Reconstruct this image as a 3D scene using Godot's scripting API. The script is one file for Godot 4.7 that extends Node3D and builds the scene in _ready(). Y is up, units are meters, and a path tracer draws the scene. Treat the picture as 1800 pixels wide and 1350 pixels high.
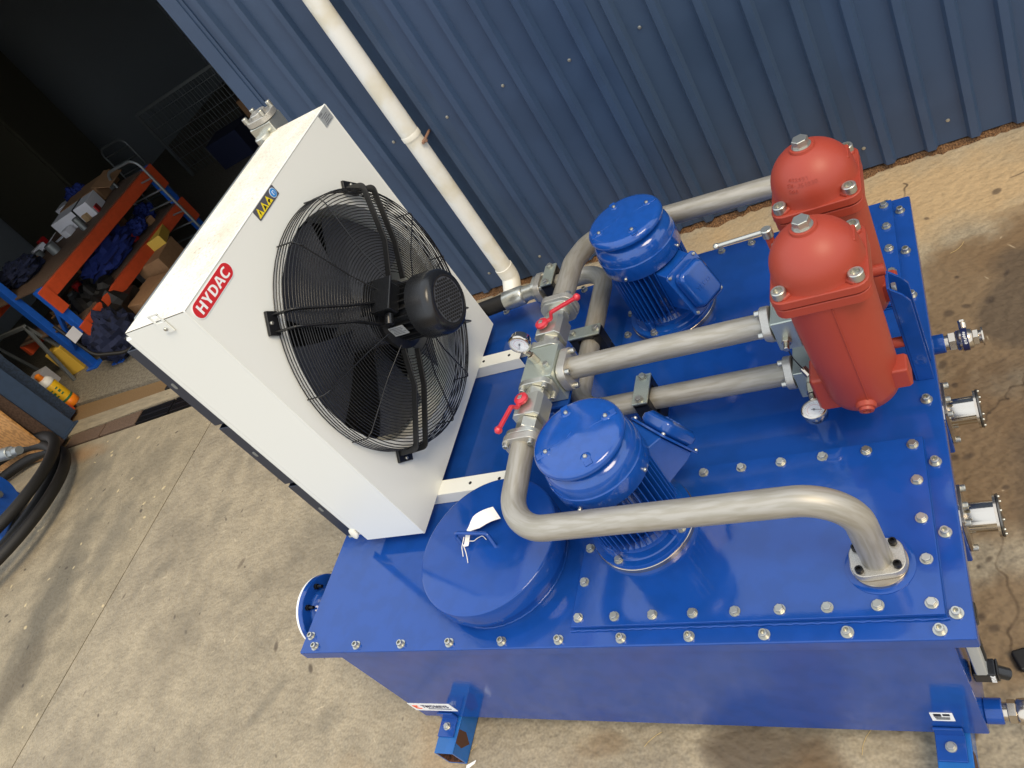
extends Node3D
# A hydraulic power unit standing outside a blue corrugated shed. y = 0 is the concrete; LID is the height of the tank lid.
const LID := 0.555
const Z2 := Vector2.ZERO

# ------------------------------------------------------------------ mesh builder
class MB:
	var P := PackedVector3Array()
	var N := PackedVector3Array()
	var U := PackedVector2Array()

	func t(a: Vector3, b: Vector3, c: Vector3, na: Vector3, nb: Vector3, nc: Vector3, ua := Vector2.ZERO, ub := Vector2.ZERO, uc := Vector2.ZERO) -> void:
		var x := (b - a).cross(c - a)
		if x.length_squared() < 1e-18:
			return
		if x.dot(na + nb + nc) > 0.0:
			P.append_array([a, c, b]); N.append_array([na, nc, nb]); U.append_array([ua, uc, ub])
		else:
			P.append_array([a, b, c]); N.append_array([na, nb, nc]); U.append_array([ua, ub, uc])

	func q(a: Vector3, b: Vector3, c: Vector3, d: Vector3, n: Vector3) -> void:
		t(a, b, c, n, n, n, Vector2(0, 0), Vector2(1, 0), Vector2(1, 1))
		t(a, c, d, n, n, n, Vector2(0, 0), Vector2(1, 1), Vector2(0, 1))

	func box(c: Vector3, s: Vector3, bev := 0.0, X := Basis()) -> MB:
		var h := s * 0.5
		var v := func(sx, sy, sz, ax) -> Vector3:
			var sg := Vector3(sx, sy, sz)
			var p := Vector3()
			for k in 3:
				p[k] = sg[k] * (h[k] if k == ax else h[k] - bev)
			return c + X * p
		var n := func(ax, sg) -> Vector3:
			var r := Vector3(); r[ax] = sg
			return X * r
		for ax in 3:
			var b := (ax + 1) % 3
			var d := (ax + 2) % 3
			for sg in [-1, 1]:
				var pts := []
				for cc in [[-1, -1], [1, -1], [1, 1], [-1, 1]]:
					var sv := [0, 0, 0]; sv[ax] = sg; sv[b] = cc[0]; sv[d] = cc[1]
					pts.append(v.call(sv[0], sv[1], sv[2], ax))
				q(pts[0], pts[1], pts[2], pts[3], n.call(ax, sg))
		if bev > 0.0:
			for ax in 3:
				var b := (ax + 1) % 3
				var d := (ax + 2) % 3
				for sb in [-1, 1]:
					for sd in [-1, 1]:
						var e := []
						for sa in [-1, 1]:
							var sv := [0, 0, 0]; sv[ax] = sa; sv[b] = sb; sv[d] = sd
							e.append(v.call(sv[0], sv[1], sv[2], b)); e.append(v.call(sv[0], sv[1], sv[2], d))
						var nb: Vector3 = n.call(b, sb)
						var nd: Vector3 = n.call(d, sd)
						t(e[0], e[1], e[3], nb, nd, nd); t(e[0], e[3], e[2], nb, nd, nb)
			for sx in [-1, 1]:
				for sy in [-1, 1]:
					for sz in [-1, 1]:
						t(v.call(sx, sy, sz, 0), v.call(sx, sy, sz, 1), v.call(sx, sy, sz, 2), n.call(0, sx), n.call(1, sy), n.call(2, sz))
		return self

	func smooth_normals(ns: Array, crease: float, closed: bool) -> Array:   # per segment [start normal, end normal]
		var out := []
		var m := ns.size()
		for i in m:
			var a: Vector2 = ns[i]
			var b: Vector2 = ns[i]
			if (i > 0 or closed):
				var o: Vector2 = ns[(i - 1 + m) % m]
				if absf(a.angle_to(o)) < crease:
					a = (a + o).normalized()
			if (i < m - 1 or closed):
				var o2: Vector2 = ns[(i + 1) % m]
				if absf(b.angle_to(o2)) < crease:
					b = (b + o2).normalized()
			out.append([a, b])
		return out

	# profile of (radius, height) from the bottom centre outwards, up and in again
	func lathe(prof: Array, xf: Transform3D, seg := 32, crease := 0.7) -> MB:
		var ns := []
		for i in prof.size() - 1:
			var e: Vector2 = prof[i + 1] - prof[i]
			ns.append(Vector2(e.y, -e.x).normalized())
		var sn := smooth_normals(ns, crease, false)
		var B := xf.basis.orthonormalized()
		for k in seg:
			var a0 := TAU * k / seg
			var a1 := TAU * (k + 1) / seg
			var d0 := Vector3(cos(a0), 0, sin(a0))
			var d1 := Vector3(cos(a1), 0, sin(a1))
			for i in prof.size() - 1:
				var p: Vector2 = prof[i]
				var w: Vector2 = prof[i + 1]
				var A := xf * (d0 * p.x + Vector3(0, p.y, 0))
				var Bq := xf * (d1 * p.x + Vector3(0, p.y, 0))
				var C := xf * (d1 * w.x + Vector3(0, w.y, 0))
				var D := xf * (d0 * w.x + Vector3(0, w.y, 0))
				var n0: Vector2 = sn[i][0]
				var n1: Vector2 = sn[i][1]
				var nA := B * (d0 * n0.x + Vector3(0, n0.y, 0))
				var nB := B * (d1 * n0.x + Vector3(0, n0.y, 0))
				var nC := B * (d1 * n1.x + Vector3(0, n1.y, 0))
				var nD := B * (d0 * n1.x + Vector3(0, n1.y, 0))
				var u0 := float(k) / seg
				var u1 := float(k + 1) / seg
				t(A, Bq, C, nA, nB, nC, Vector2(u0, p.y), Vector2(u1, p.y), Vector2(u1, w.y))
				t(A, C, D, nA, nC, nD, Vector2(u0, p.y), Vector2(u1, w.y), Vector2(u0, w.y))
		return self

	func cyl(a: Vector3, b: Vector3, r0: float, r1 := -1.0, seg := 16, bev := 0.0) -> MB:
		if r1 < 0.0:
			r1 = r0
		var l := a.distance_to(b)
		var pr := [Vector2(0, 0), Vector2(r0 - bev, 0), Vector2(r0, bev), Vector2(r1, l - bev), Vector2(r1 - bev, l), Vector2(0, l)]
		if bev <= 0.0:
			pr = [Vector2(0, 0), Vector2(r0, 0), Vector2(r1, l), Vector2(0, l)]
		return lathe(pr, MB.axis(a, b - a), seg)

	static func axis(o: Vector3, d: Vector3) -> Transform3D:
		var y := d.normalized()
		var x := Vector3(0, 0, 1).cross(y)
		if x.length() < 0.1:
			x = Vector3(1, 0, 0).cross(y)
		x = x.normalized()
		return Transform3D(Basis(x, y, x.cross(y)), o)

	func tube(path: Array, r: float, seg := 12, caps := true, closed := false) -> MB:
		var n := path.size()
		var rings := []
		var prev := Vector3()
		var x := Vector3()
		var lens := 0.0
		var ls := []
		for i in n:
			var a: Vector3 = path[(i - 1 + n) % n] if (i > 0 or closed) else path[0]
			var b: Vector3 = path[(i + 1) % n] if (i < n - 1 or closed) else path[n - 1]
			var d := (b - a).normalized()
			if i == 0:
				x = d.cross(Vector3(0.13, 1, 0.21)).normalized()
			else:
				x = (x - d * x.dot(d)).normalized()
				lens += path[i].distance_to(path[i - 1])
			ls.append(lens)
			rings.append([path[i], x, d.cross(x).normalized(), d])
		var m := n if closed else n - 1
		for i in m:
			var R0: Array = rings[i]
			var R1: Array = rings[(i + 1) % n]
			var v0: float = ls[i]
			var v1: float = ls[i + 1] if i < n - 1 else lens + path[0].distance_to(path[n - 1])
			for k in seg:
				var a0 := TAU * k / seg
				var a1 := TAU * (k + 1) / seg
				var e0: Vector3 = R0[1] * cos(a0) + R0[2] * sin(a0)
				var e1: Vector3 = R0[1] * cos(a1) + R0[2] * sin(a1)
				var f0: Vector3 = R1[1] * cos(a0) + R1[2] * sin(a0)
				var f1: Vector3 = R1[1] * cos(a1) + R1[2] * sin(a1)
				var A: Vector3 = R0[0] + e0 * r
				var B: Vector3 = R0[0] + e1 * r
				var C: Vector3 = R1[0] + f1 * r
				var D: Vector3 = R1[0] + f0 * r
				var ua := a0 * r
				var ub := a1 * r
				t(A, B, C, e0, e1, f1, Vector2(ua, v0), Vector2(ub, v0), Vector2(ub, v1))
				t(A, C, D, e0, f1, f0, Vector2(ua, v0), Vector2(ub, v1), Vector2(ua, v1))
		if caps and not closed:
			for e in [[rings[0], -1.0], [rings[n - 1], 1.0]]:
				var R: Array = e[0]
				var nn: Vector3 = R[3] * e[1]
				for k in seg:
					var a0 := TAU * k / seg
					var a1 := TAU * (k + 1) / seg
					t(R[0], R[0] + (R[1] * cos(a0) + R[2] * sin(a0)) * r, R[0] + (R[1] * cos(a1) + R[2] * sin(a1)) * r, nn, nn, nn)
		return self

	# polygon in local xy pushed out along local z from 0 to d
	func prism(poly0: PackedVector2Array, d: float, xf: Transform3D, bev := 0.0, crease := 0.6) -> MB:
		var poly := poly0.duplicate()
		if Geometry2D.is_polygon_clockwise(poly):
			poly.reverse()
		var n := poly.size()
		var ns := []
		for i in n:
			var e: Vector2 = (poly[(i + 1) % n] - poly[i]).normalized()
			ns.append(Vector2(e.y, -e.x))
		var ins := PackedVector2Array()
		for i in n:
			var na: Vector2 = ns[(i - 1 + n) % n]
			var nb: Vector2 = ns[i]
			var m := (na + nb)
			ins.append(poly[i] - m * (bev / maxf(0.3, 1.0 + na.dot(nb))))
		var sn := smooth_normals(ns, crease, true)
		var B := xf.basis.orthonormalized()
		var v := func(p: Vector2, z: float) -> Vector3: return xf * Vector3(p.x, p.y, z)
		var zf := B * Vector3(0, 0, 1)
		var tri := Geometry2D.triangulate_polygon(ins)
		for k in range(0, tri.size(), 3):
			t(v.call(ins[tri[k]], d), v.call(ins[tri[k + 1]], d), v.call(ins[tri[k + 2]], d), zf, zf, zf, ins[tri[k]], ins[tri[k + 1]], ins[tri[k + 2]])
			t(v.call(ins[tri[k]], 0), v.call(ins[tri[k + 1]], 0), v.call(ins[tri[k + 2]], 0), -zf, -zf, -zf, ins[tri[k]], ins[tri[k + 1]], ins[tri[k + 2]])
		for i in n:
			var j := (i + 1) % n
			var a2: Vector2 = sn[i][0]
			var b2: Vector2 = sn[i][1]
			var na := B * Vector3(a2.x, a2.y, 0)
			var nb := B * Vector3(b2.x, b2.y, 0)
			var lo0: Vector3 = v.call(poly[i], bev); var lo1: Vector3 = v.call(poly[j], bev)
			var hi0: Vector3 = v.call(poly[i], d - bev); var hi1: Vector3 = v.call(poly[j], d - bev)
			t(lo0, lo1, hi1, na, nb, nb); t(lo0, hi1, hi0, na, nb, na)
			if bev > 0.0:
				t(hi0, hi1, v.call(ins[j], d), na, nb, zf); t(hi0, v.call(ins[j], d), v.call(ins[i], d), na, zf, zf)
				t(lo0, lo1, v.call(ins[j], 0), na, nb, -zf); t(lo0, v.call(ins[j], 0), v.call(ins[i], 0), na, -zf, -zf)
		return self

	func mesh() -> ArrayMesh:
		var arr := []
		arr.resize(Mesh.ARRAY_MAX)
		arr[Mesh.ARRAY_VERTEX] = P; arr[Mesh.ARRAY_NORMAL] = N; arr[Mesh.ARRAY_TEX_UV] = U
		var st := SurfaceTool.new()
		st.create_from_arrays(arr, Mesh.PRIMITIVE_TRIANGLES)
		st.index()
		return st.commit()

# ------------------------------------------------------------------ naming and tagging
var taken := {}
func numbered(parent: Node, called: String) -> String:
	var key := "%d/%s" % [parent.get_instance_id(), called]
	var k: int = taken.get(key, 0)
	taken[key] = k + 1
	return called if k == 0 else "%s_%03d" % [called, k]

func put(parent: Node3D, called: String, me: Mesh, m: Material, xf := Transform3D()) -> MeshInstance3D:
	var o := MeshInstance3D.new()
	o.name = numbered(parent, called)
	o.mesh = me
	o.material_override = m
	o.transform = xf
	o.cast_shadow = GeometryInstance3D.SHADOW_CASTING_SETTING_ON
	parent.add_child(o, true)
	return o

func part(parent: Node3D, called: String, b: MB, m: Material, label := "") -> MeshInstance3D:
	var o := put(parent, called, b.mesh(), m)
	if label:
		o.set_meta("label", label)
	return o

func group(parent: Node3D, called: String, at: Vector3, label := "") -> Node3D:
	var o := Node3D.new()
	o.name = numbered(parent, called)
	o.position = at
	parent.add_child(o, true)
	if label:
		o.set_meta("label", label)
	return o

func tag(o: Node3D, label: String, category: String, grp := "") -> Node3D:
	o.set_meta("label", label); o.set_meta("category", category)
	if grp:
		o.set_meta("group", grp)
	return o

func thing(called: String, label: String, category: String, at := Vector3.ZERO, turn := 0.0, grp := "") -> Node3D:
	var o := group(self, called, at)
	o.rotation.y = turn
	return tag(o, label, category, grp)

func struct(called: String, b: MB, m: Material) -> MeshInstance3D:
	var o := part(self, called, b, m)
	o.set_meta("kind", "structure")
	return o

func at(p: Vector3) -> Transform3D: return Transform3D(Basis(), p)
func L(x: float, y: float, z: float) -> Vector3: return Vector3(x, LID + y, z)
func facing(right: Vector3, up: Vector3, o: Vector3) -> Transform3D: return Transform3D(Basis(right, up, right.cross(up)), o)

func rrect(w: float, h: float, r: float, k := 4) -> PackedVector2Array:
	var out := PackedVector2Array()
	for c in 4:
		var cx := (w * 0.5 - r) * (1 if c in [0, 3] else -1)
		var cy := (h * 0.5 - r) * (1 if c < 2 else -1)
		for i in k + 1:
			var a := PI * 0.5 * (c + float(i) / k)
			out.append(Vector2(cx + cos(a) * r, cy + sin(a) * r))
	return out

func ngon(n: int, r: float, a0 := 0.0) -> PackedVector2Array:
	var out := PackedVector2Array()
	for i in n:
		out.append(Vector2(cos(a0 + TAU * i / n), sin(a0 + TAU * i / n)) * r)
	return out

func bend(pts: Array, R: float, k := 8) -> Array:      # a path with rounded corners
	var out := [pts[0]]
	for i in range(1, pts.size() - 1):
		var p: Vector3 = pts[i]
		var a: Vector3 = (pts[i - 1] - p).normalized()
		var b: Vector3 = (pts[i + 1] - p).normalized()
		var half := a.angle_to(b) * 0.5
		var tl := minf(R / tan(half), minf(p.distance_to(pts[i - 1]), p.distance_to(pts[i + 1])) * 0.499)
		var rr := tl * tan(half)
		var c := p + (a + b).normalized() * (rr / sin(half))
		var s := (p + a * tl) - c
		var e := (p + b * tl) - c
		for j in k + 1:
			out.append(c + s.slerp(e, float(j) / k))
	out.append(pts[-1])
	return out

# ------------------------------------------------------------------ materials
func noise(seed_: int, freq: float, oct := 4, kind := FastNoiseLite.TYPE_SIMPLEX_SMOOTH) -> FastNoiseLite:
	var n := FastNoiseLite.new()
	n.seed = seed_; n.frequency = freq; n.noise_type = kind
	n.fractal_type = FastNoiseLite.FRACTAL_FBM if oct > 1 else FastNoiseLite.FRACTAL_NONE
	n.fractal_octaves = oct
	return n

func noise_tex(n: FastNoiseLite, size: int, c0: Color, c1: Color, lo := 0.25, hi := 0.75) -> ImageTexture:
	var src := n.get_seamless_image(size, size)
	src.convert(Image.FORMAT_L8)
	var d := src.get_data()
	var o := PackedByteArray()
	o.resize(size * size * 3)
	var lut := []
	for i in 256:
		var c := c0.lerp(c1, smoothstep(lo, hi, i / 255.0))
		lut.append([int(c.r * 255), int(c.g * 255), int(c.b * 255)])
	for i in d.size():
		var e: Array = lut[d[i]]
		o[i * 3] = e[0]; o[i * 3 + 1] = e[1]; o[i * 3 + 2] = e[2]
	return ImageTexture.create_from_image(Image.create_from_data(size, size, false, Image.FORMAT_RGB8, o))

func bump_tex(n: FastNoiseLite, size: int, strength: float) -> ImageTexture:
	var src := n.get_seamless_image(size, size)
	src.convert(Image.FORMAT_RGBA8)
	src.bump_map_to_normal_map(strength)
	return ImageTexture.create_from_image(src)

var dust: ImageTexture
var smear: ImageTexture
var polish: ImageTexture
var faint: ImageTexture
var grain: ImageTexture

func paint(c: Color, rough := 0.4, metal := 0.0, coat := 0.0, tex: Texture2D = null, scale := 3.0, rtex: Texture2D = null) -> StandardMaterial3D:
	var m := StandardMaterial3D.new()
	m.albedo_color = c
	m.roughness = rough
	m.metallic = metal
	if coat > 0.0:
		m.clearcoat_enabled = true; m.clearcoat = coat; m.clearcoat_roughness = 0.05
	if tex or rtex:
		m.uv1_triplanar = true
		m.uv1_scale = Vector3.ONE * scale
		if tex:
			m.albedo_texture = tex
		if rtex:
			m.roughness_texture = rtex
			m.roughness_texture_channel = BaseMaterial3D.TEXTURE_CHANNEL_RED
	return m

var M := {}
func materials() -> void:
	dust = noise_tex(noise(3, 0.012, 5), 512, Color(0.965, 0.965, 0.96), Color(1, 1, 1), 0.3, 0.6)
	faint = noise_tex(noise(3, 0.008, 3), 512, Color(0.965, 0.96, 0.945), Color(1, 1, 1), 0.3, 0.6)
	polish = noise_tex(noise(5, 0.02, 5), 512, Color(0.80, 0.80, 0.80), Color(1, 1, 1), 0.3, 0.7)
	smear = noise_tex(noise(5, 0.02, 5), 512, Color(0.62, 0.62, 0.62), Color(1, 1, 1), 0.3, 0.7)
	grain = noise_tex(noise(7, 0.05, 4), 512, Color(0.82, 0.815, 0.80), Color(1, 1, 1), 0.3, 0.62)
	M.blue = paint(Color(0.085, 0.268, 0.575), 0.11, 0, 0.0, dust, 1.7, polish)
	M.blue.normal_enabled = true; M.blue.normal_texture = bump_tex(noise(13, 0.05, 3), 512, 1.5); M.blue.normal_scale = 0.03
	M.blue_beam = paint(Color(0.12, 0.38, 0.66), 0.2, 0, 0.0, dust, 2.0, polish)
	M.motor_blue = paint(Color(0.075, 0.29, 0.61), 0.17, 0, 0.4, dust, 5, polish)
	M.white = paint(Color(0.91, 0.918, 0.895), 0.30)
	M.white_dirty = paint(Color(0.93, 0.905, 0.845), 0.5, 0, 0.0, noise_tex(noise(11, 0.05, 6), 512, Color(0.93, 0.88, 0.79), Color(1, 1, 1), 0.20, 0.42), 1.6)
	M.red = paint(Color(0.605, 0.228, 0.158), 0.46)
	var rn := noise(12, 0.18, 2)
	M.red.uv1_triplanar = true; M.red.uv1_scale = Vector3.ONE * 7.0
	M.red.normal_enabled = true; M.red.normal_texture = bump_tex(rn, 256, 1.2); M.red.normal_scale = 0.16
	M.zinc = paint(Color(0.84, 0.845, 0.81), 0.30, 0.80, 0.0, grain, 22)
	M.zinc_green = paint(Color(0.78, 0.82, 0.78), 0.34, 0.7, 0.0, grain, 18)
	M.bolt = paint(Color(0.74, 0.74, 0.71), 0.34, 0.88)
	M.black_bolt = paint(Color(0.05, 0.05, 0.055), 0.35, 0.4)
	M.cast = paint(Color(0.78, 0.77, 0.74), 0.40, 0.65, 0.0, grain, 20)
	M.steel = paint(Color(0.66, 0.645, 0.61), 0.48, 0.45)
	var st := noise(21, 0.022, 6)
	M.steel.albedo_texture = noise_tex(st, 512, Color(0.92, 0.914, 0.89), Color(1, 1, 1), 0.2, 0.75)
	M.steel.uv1_scale = Vector3(7, 0.9, 1)
	M.stainless = paint(Color(0.80, 0.77, 0.72), 0.14, 1.0)
	M.nickel = paint(Color(0.78, 0.74, 0.68), 0.22, 0.95)
	M.black = paint(Color(0.10, 0.105, 0.115), 0.36, 0, 0.0, grain, 8)
	M.black_gloss = paint(Color(0.10, 0.105, 0.115), 0.27)
	M.blade = paint(Color(0.26, 0.27, 0.295), 0.40)
	M.dark_core = paint(Color(0.07, 0.07, 0.075), 0.6)
	M.dark_nickel = paint(Color(0.42, 0.41, 0.39), 0.3, 0.85)
	M.grille = paint(Color(0.27, 0.28, 0.30), 0.45)
	M.rust = paint(Color(0.36, 0.22, 0.15), 0.85, 0, 0.0, smear, 8)
	M.dark_hole = paint(Color(0.01, 0.01, 0.012), 0.9)
	M.rubber = paint(Color(0.085, 0.08, 0.078), 0.62, 0, 0.0, grain, 9)
	M.handle = paint(Color(0.78, 0.19, 0.24), 0.33, 0.1, 0.3)
	M.plate = paint(Color(0.77, 0.79, 0.79), 0.4, 0.5)
	M.print_white = paint(Color(0.93, 0.94, 0.94), 0.4)
	M.print_red = paint(Color(0.80, 0.16, 0.19), 0.4)
	M.print_black = paint(Color(0.10, 0.10, 0.11), 0.5)
	M.print_grey = paint(Color(0.34, 0.34, 0.37), 0.45)
	M.print_yellow = paint(Color(0.93, 0.84, 0.15), 0.45)
	M.print_blue = paint(Color(0.24, 0.56, 0.84), 0.45)
	M.print_orange = paint(Color(0.90, 0.38, 0.24), 0.45)
	M.print_navy = paint(Color(0.10, 0.13, 0.30), 0.45)
	M.paper = paint(Color(0.95, 0.94, 0.92), 0.75)
	M.string = paint(Color(0.92, 0.90, 0.86), 0.8)
	M.pvc = paint(Color(0.91, 0.91, 0.885), 0.42, 0, 0.0, noise_tex(noise(31, 0.014, 5), 512, Color(0.945, 0.92, 0.86), Color(1, 1, 1), 0.15, 0.6), 0.7)
	M.wall = paint(Color(0.222, 0.298, 0.405), 0.38, 0, 0.0, noise_tex(noise(41, 0.008, 5), 512, Color(0.945, 0.95, 0.955), Color(1, 1, 1), 0.3, 0.65), 0.5)
	M.wall_dark = paint(Color(0.21, 0.27, 0.36), 0.5, 0, 0.0, grain, 1.5)
	M.timber = paint(Color(0.62, 0.45, 0.27), 0.75, 0, 0.0, grain, 2.2)
	M.timber_dark = paint(Color(0.40, 0.32, 0.26), 0.85, 0, 0.0, grain, 3)
	M.ply = paint(Color(0.74, 0.54, 0.31), 0.7, 0, 0.0, grain, 0.8)
	M.shed_inside = paint(Color(0.58, 0.61, 0.63), 0.85)
	M.shed_olive = paint(Color(0.30, 0.29, 0.23), 0.85)
	M.rack_blue = paint(Color(0.12, 0.36, 0.74), 0.4, 0, 0.0, dust, 2)
	M.rack_orange = paint(Color(0.80, 0.31, 0.16), 0.45, 0, 0.0, dust, 2)
	M.card = paint(Color(0.62, 0.47, 0.33), 0.85, 0, 0.0, dust, 3)
	M.card_pale = paint(Color(0.74, 0.62, 0.46), 0.85, 0, 0.0, dust, 3)
	M.cloth_blue = paint(Color(0.10, 0.18, 0.47), 0.85, 0, 0.0, dust, 4)
	M.cloth_navy = paint(Color(0.10, 0.13, 0.24), 0.9)
	M.white_box = paint(Color(0.86, 0.86, 0.88), 0.6)
	M.yellow = paint(Color(0.88, 0.72, 0.28), 0.6)
	M.galv = paint(Color(0.55, 0.57, 0.57), 0.45, 0.6)
	M.orange = paint(Color(0.95, 0.52, 0.10), 0.4)
	M.bottle_yellow = paint(Color(0.88, 0.70, 0.12), 0.4)
	M.bottle_white = paint(Color(0.86, 0.86, 0.84), 0.4)
	M.green = paint(Color(0.20, 0.45, 0.30), 0.4)
	M.ext_red = paint(Color(0.66, 0.12, 0.13), 0.3)
	M.teal = paint(Color(0.25, 0.55, 0.55), 0.5)
	M.glass = StandardMaterial3D.new()
	M.glass.albedo_color = Color(0.95, 0.97, 1.0, 0.12); M.glass.roughness = 0.04
	M.glass.transparency = BaseMaterial3D.TRANSPARENCY_ALPHA

# a sheet of concrete or dirt with its own stains: spots = [x, z, rx, rz, turn, colour, strength, raggedness]
func ground_tex(x0: float, z0: float, x1: float, z1: float, w: int, h: int, base0: Color, base1: Color, spots: Array, seed_: int) -> ImageTexture:
	var px := (x1 - x0) / w
	var big := noise(seed_, 0.9 * px, 4).get_image(w, h, false, false, false)
	var mid := noise(seed_ + 1, 7.0 * px, 5).get_image(w, h, false, false, false)
	var fine := noise(seed_ + 2, 90.0 * px, 3).get_image(w, h, false, false, false)
	var dirt := noise(seed_ + 3, 2.6 * px, 5).get_image(w, h, false, false, false)
	for im in [big, mid, fine, dirt]:
		im.convert(Image.FORMAT_L8)
	var A := big.get_data()
	var Bm := mid.get_data()
	var F := fine.get_data()
	var D := dirt.get_data()
	var n := w * h
	var tone := PackedFloat32Array()
	tone.resize(256)
	var out := PackedByteArray()
	out.resize(n * 3)
	var r0 := base0.r * 255.0; var g0 := base0.g * 255.0; var b0 := base0.b * 255.0
	var r1 := base1.r * 255.0; var g1 := base1.g * 255.0; var b1 := base1.b * 255.0
	for i in n:
		var k := clampf((A[i] * 0.45 + Bm[i] * 0.55) / 255.0 * 2.2 - 0.6, 0.0, 1.0)
		var f := 0.83 + F[i] * 0.00105 + Bm[i] * 0.00022
		var s := clampf((D[i] - 150) / 90.0, 0.0, 1.0) * 0.12
		f *= 1.0 - s
		out[i * 3] = mini(255, int((r0 + (r1 - r0) * k) * f))
		out[i * 3 + 1] = mini(255, int((g0 + (g1 - g0) * k) * f))
		out[i * 3 + 2] = mini(255, int((b0 + (b1 - b0) * k) * f))
	for s in spots:
		var R: float = maxf(s[2], s[3]) * 1.5
		var ix0 := maxi(0, int((s[0] - R - x0) / px)); var ix1 := mini(w - 1, int((s[0] + R - x0) / px))
		var iy0 := maxi(0, int((s[1] - R - z0) / px)); var iy1 := mini(h - 1, int((s[1] + R - z0) / px))
		var ca := cos(s[4]); var sa := sin(s[4])
		var c: Color = s[5]
		var cr := c.r * 255.0; var cg := c.g * 255.0; var cb := c.b * 255.0
		var soft: float = s[8] if s.size() > 8 else 0.25
		for iy in range(iy0, iy1 + 1):
			for ix in range(ix0, ix1 + 1):
				var dx: float = x0 + ix * px - s[0]
				var dz: float = z0 + iy * px - s[1]
				var u: float = (dx * ca + dz * sa) / s[2]
				var v: float = (-dx * sa + dz * ca) / s[3]
				var i := iy * w + ix
				var e: float = sqrt(u * u + v * v) + ((D[i] * 0.6 + Bm[i] * 0.4) / 255.0 - 0.5) * s[7]
				if e < 1.0:
					var a: float = s[6] * clampf((1.0 - e) / soft, 0.0, 1.0) * (0.75 + F[i] * 0.001)
					out[i * 3] = int(lerpf(out[i * 3], cr, a)); out[i * 3 + 1] = int(lerpf(out[i * 3 + 1], cg, a)); out[i * 3 + 2] = int(lerpf(out[i * 3 + 2], cb, a))
	return ImageTexture.create_from_image(Image.create_from_data(w, h, false, Image.FORMAT_RGB8, out))

# dusty cream sheet: faint film, grit in a few places
func top_dirt(x0: float, z0: float, x1: float, z1: float) -> StandardMaterial3D:
	var rg := RandomNumberGenerator.new()
	rg.seed = 15
	var sp := []
	for k in 9:
		sp.append([rg.randf_range(x0, x1), rg.randf_range(z0, z1), 0.05, 0.10, 0.0, Color(0.82, 0.77, 0.67), 0.35, 1.2, 0.9])
	for k in 420:
		var f := rg.randf()
		var p := Vector2(lerpf(x0, x1, 0.55 + 0.16 * rg.randfn()), 0.16 + 0.075 * rg.randfn()) if f < 0.55 else Vector2(rg.randf_range(x0, x1), rg.randf_range(z0, z1))
		sp.append([p.x, p.y, 0.0012 + rg.randf() * 0.002, 0.0015 + rg.randf() * 0.004, rg.randf() * 3.0, Color(0.62, 0.54, 0.42), rg.randf_range(0.15, 0.5), 0.8, 0.7])
	var m := StandardMaterial3D.new()
	m.albedo_texture = ground_tex(x0, z0, x1, z1, 192, 736, Color(0.905, 0.88, 0.82), Color(0.935, 0.915, 0.865), sp, 171)
	m.albedo_color = Color(1.0, 1.0, 1.0)
	m.roughness = 0.5
	return m

# a flat slab whose top follows a polygon in x,z, with uv over the given rectangle
func slab(poly: PackedVector2Array, top: float, bottom: float, rect: Rect2) -> MB:
	var b := MB.new()
	var tri := Geometry2D.triangulate_polygon(poly)
	var uv := func(p: Vector2) -> Vector2: return (p - rect.position) / rect.size
	for k in range(0, tri.size(), 3):
		var p := [poly[tri[k]], poly[tri[k + 1]], poly[tri[k + 2]]]
		b.t(Vector3(p[0].x, top, p[0].y), Vector3(p[1].x, top, p[1].y), Vector3(p[2].x, top, p[2].y), Vector3.UP, Vector3.UP, Vector3.UP, uv.call(p[0]), uv.call(p[1]), uv.call(p[2]))
	var c := Vector2()
	for p in poly:
		c += p / poly.size()
	for i in poly.size():
		var p := poly[i]
		var r := poly[(i + 1) % poly.size()]
		var e := (r - p).orthogonal().normalized()
		if e.dot((p + r) * 0.5 - c) < 0:
			e = -e
		var nn := Vector3(e.x, 0, e.y)
		b.t(Vector3(p.x, top, p.y), Vector3(r.x, top, r.y), Vector3(r.x, bottom, r.y), nn, nn, nn, uv.call(p), uv.call(r), uv.call(r))
		b.t(Vector3(p.x, top, p.y), Vector3(r.x, bottom, r.y), Vector3(p.x, bottom, p.y), nn, nn, nn, uv.call(p), uv.call(r), uv.call(p))
	return b

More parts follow.
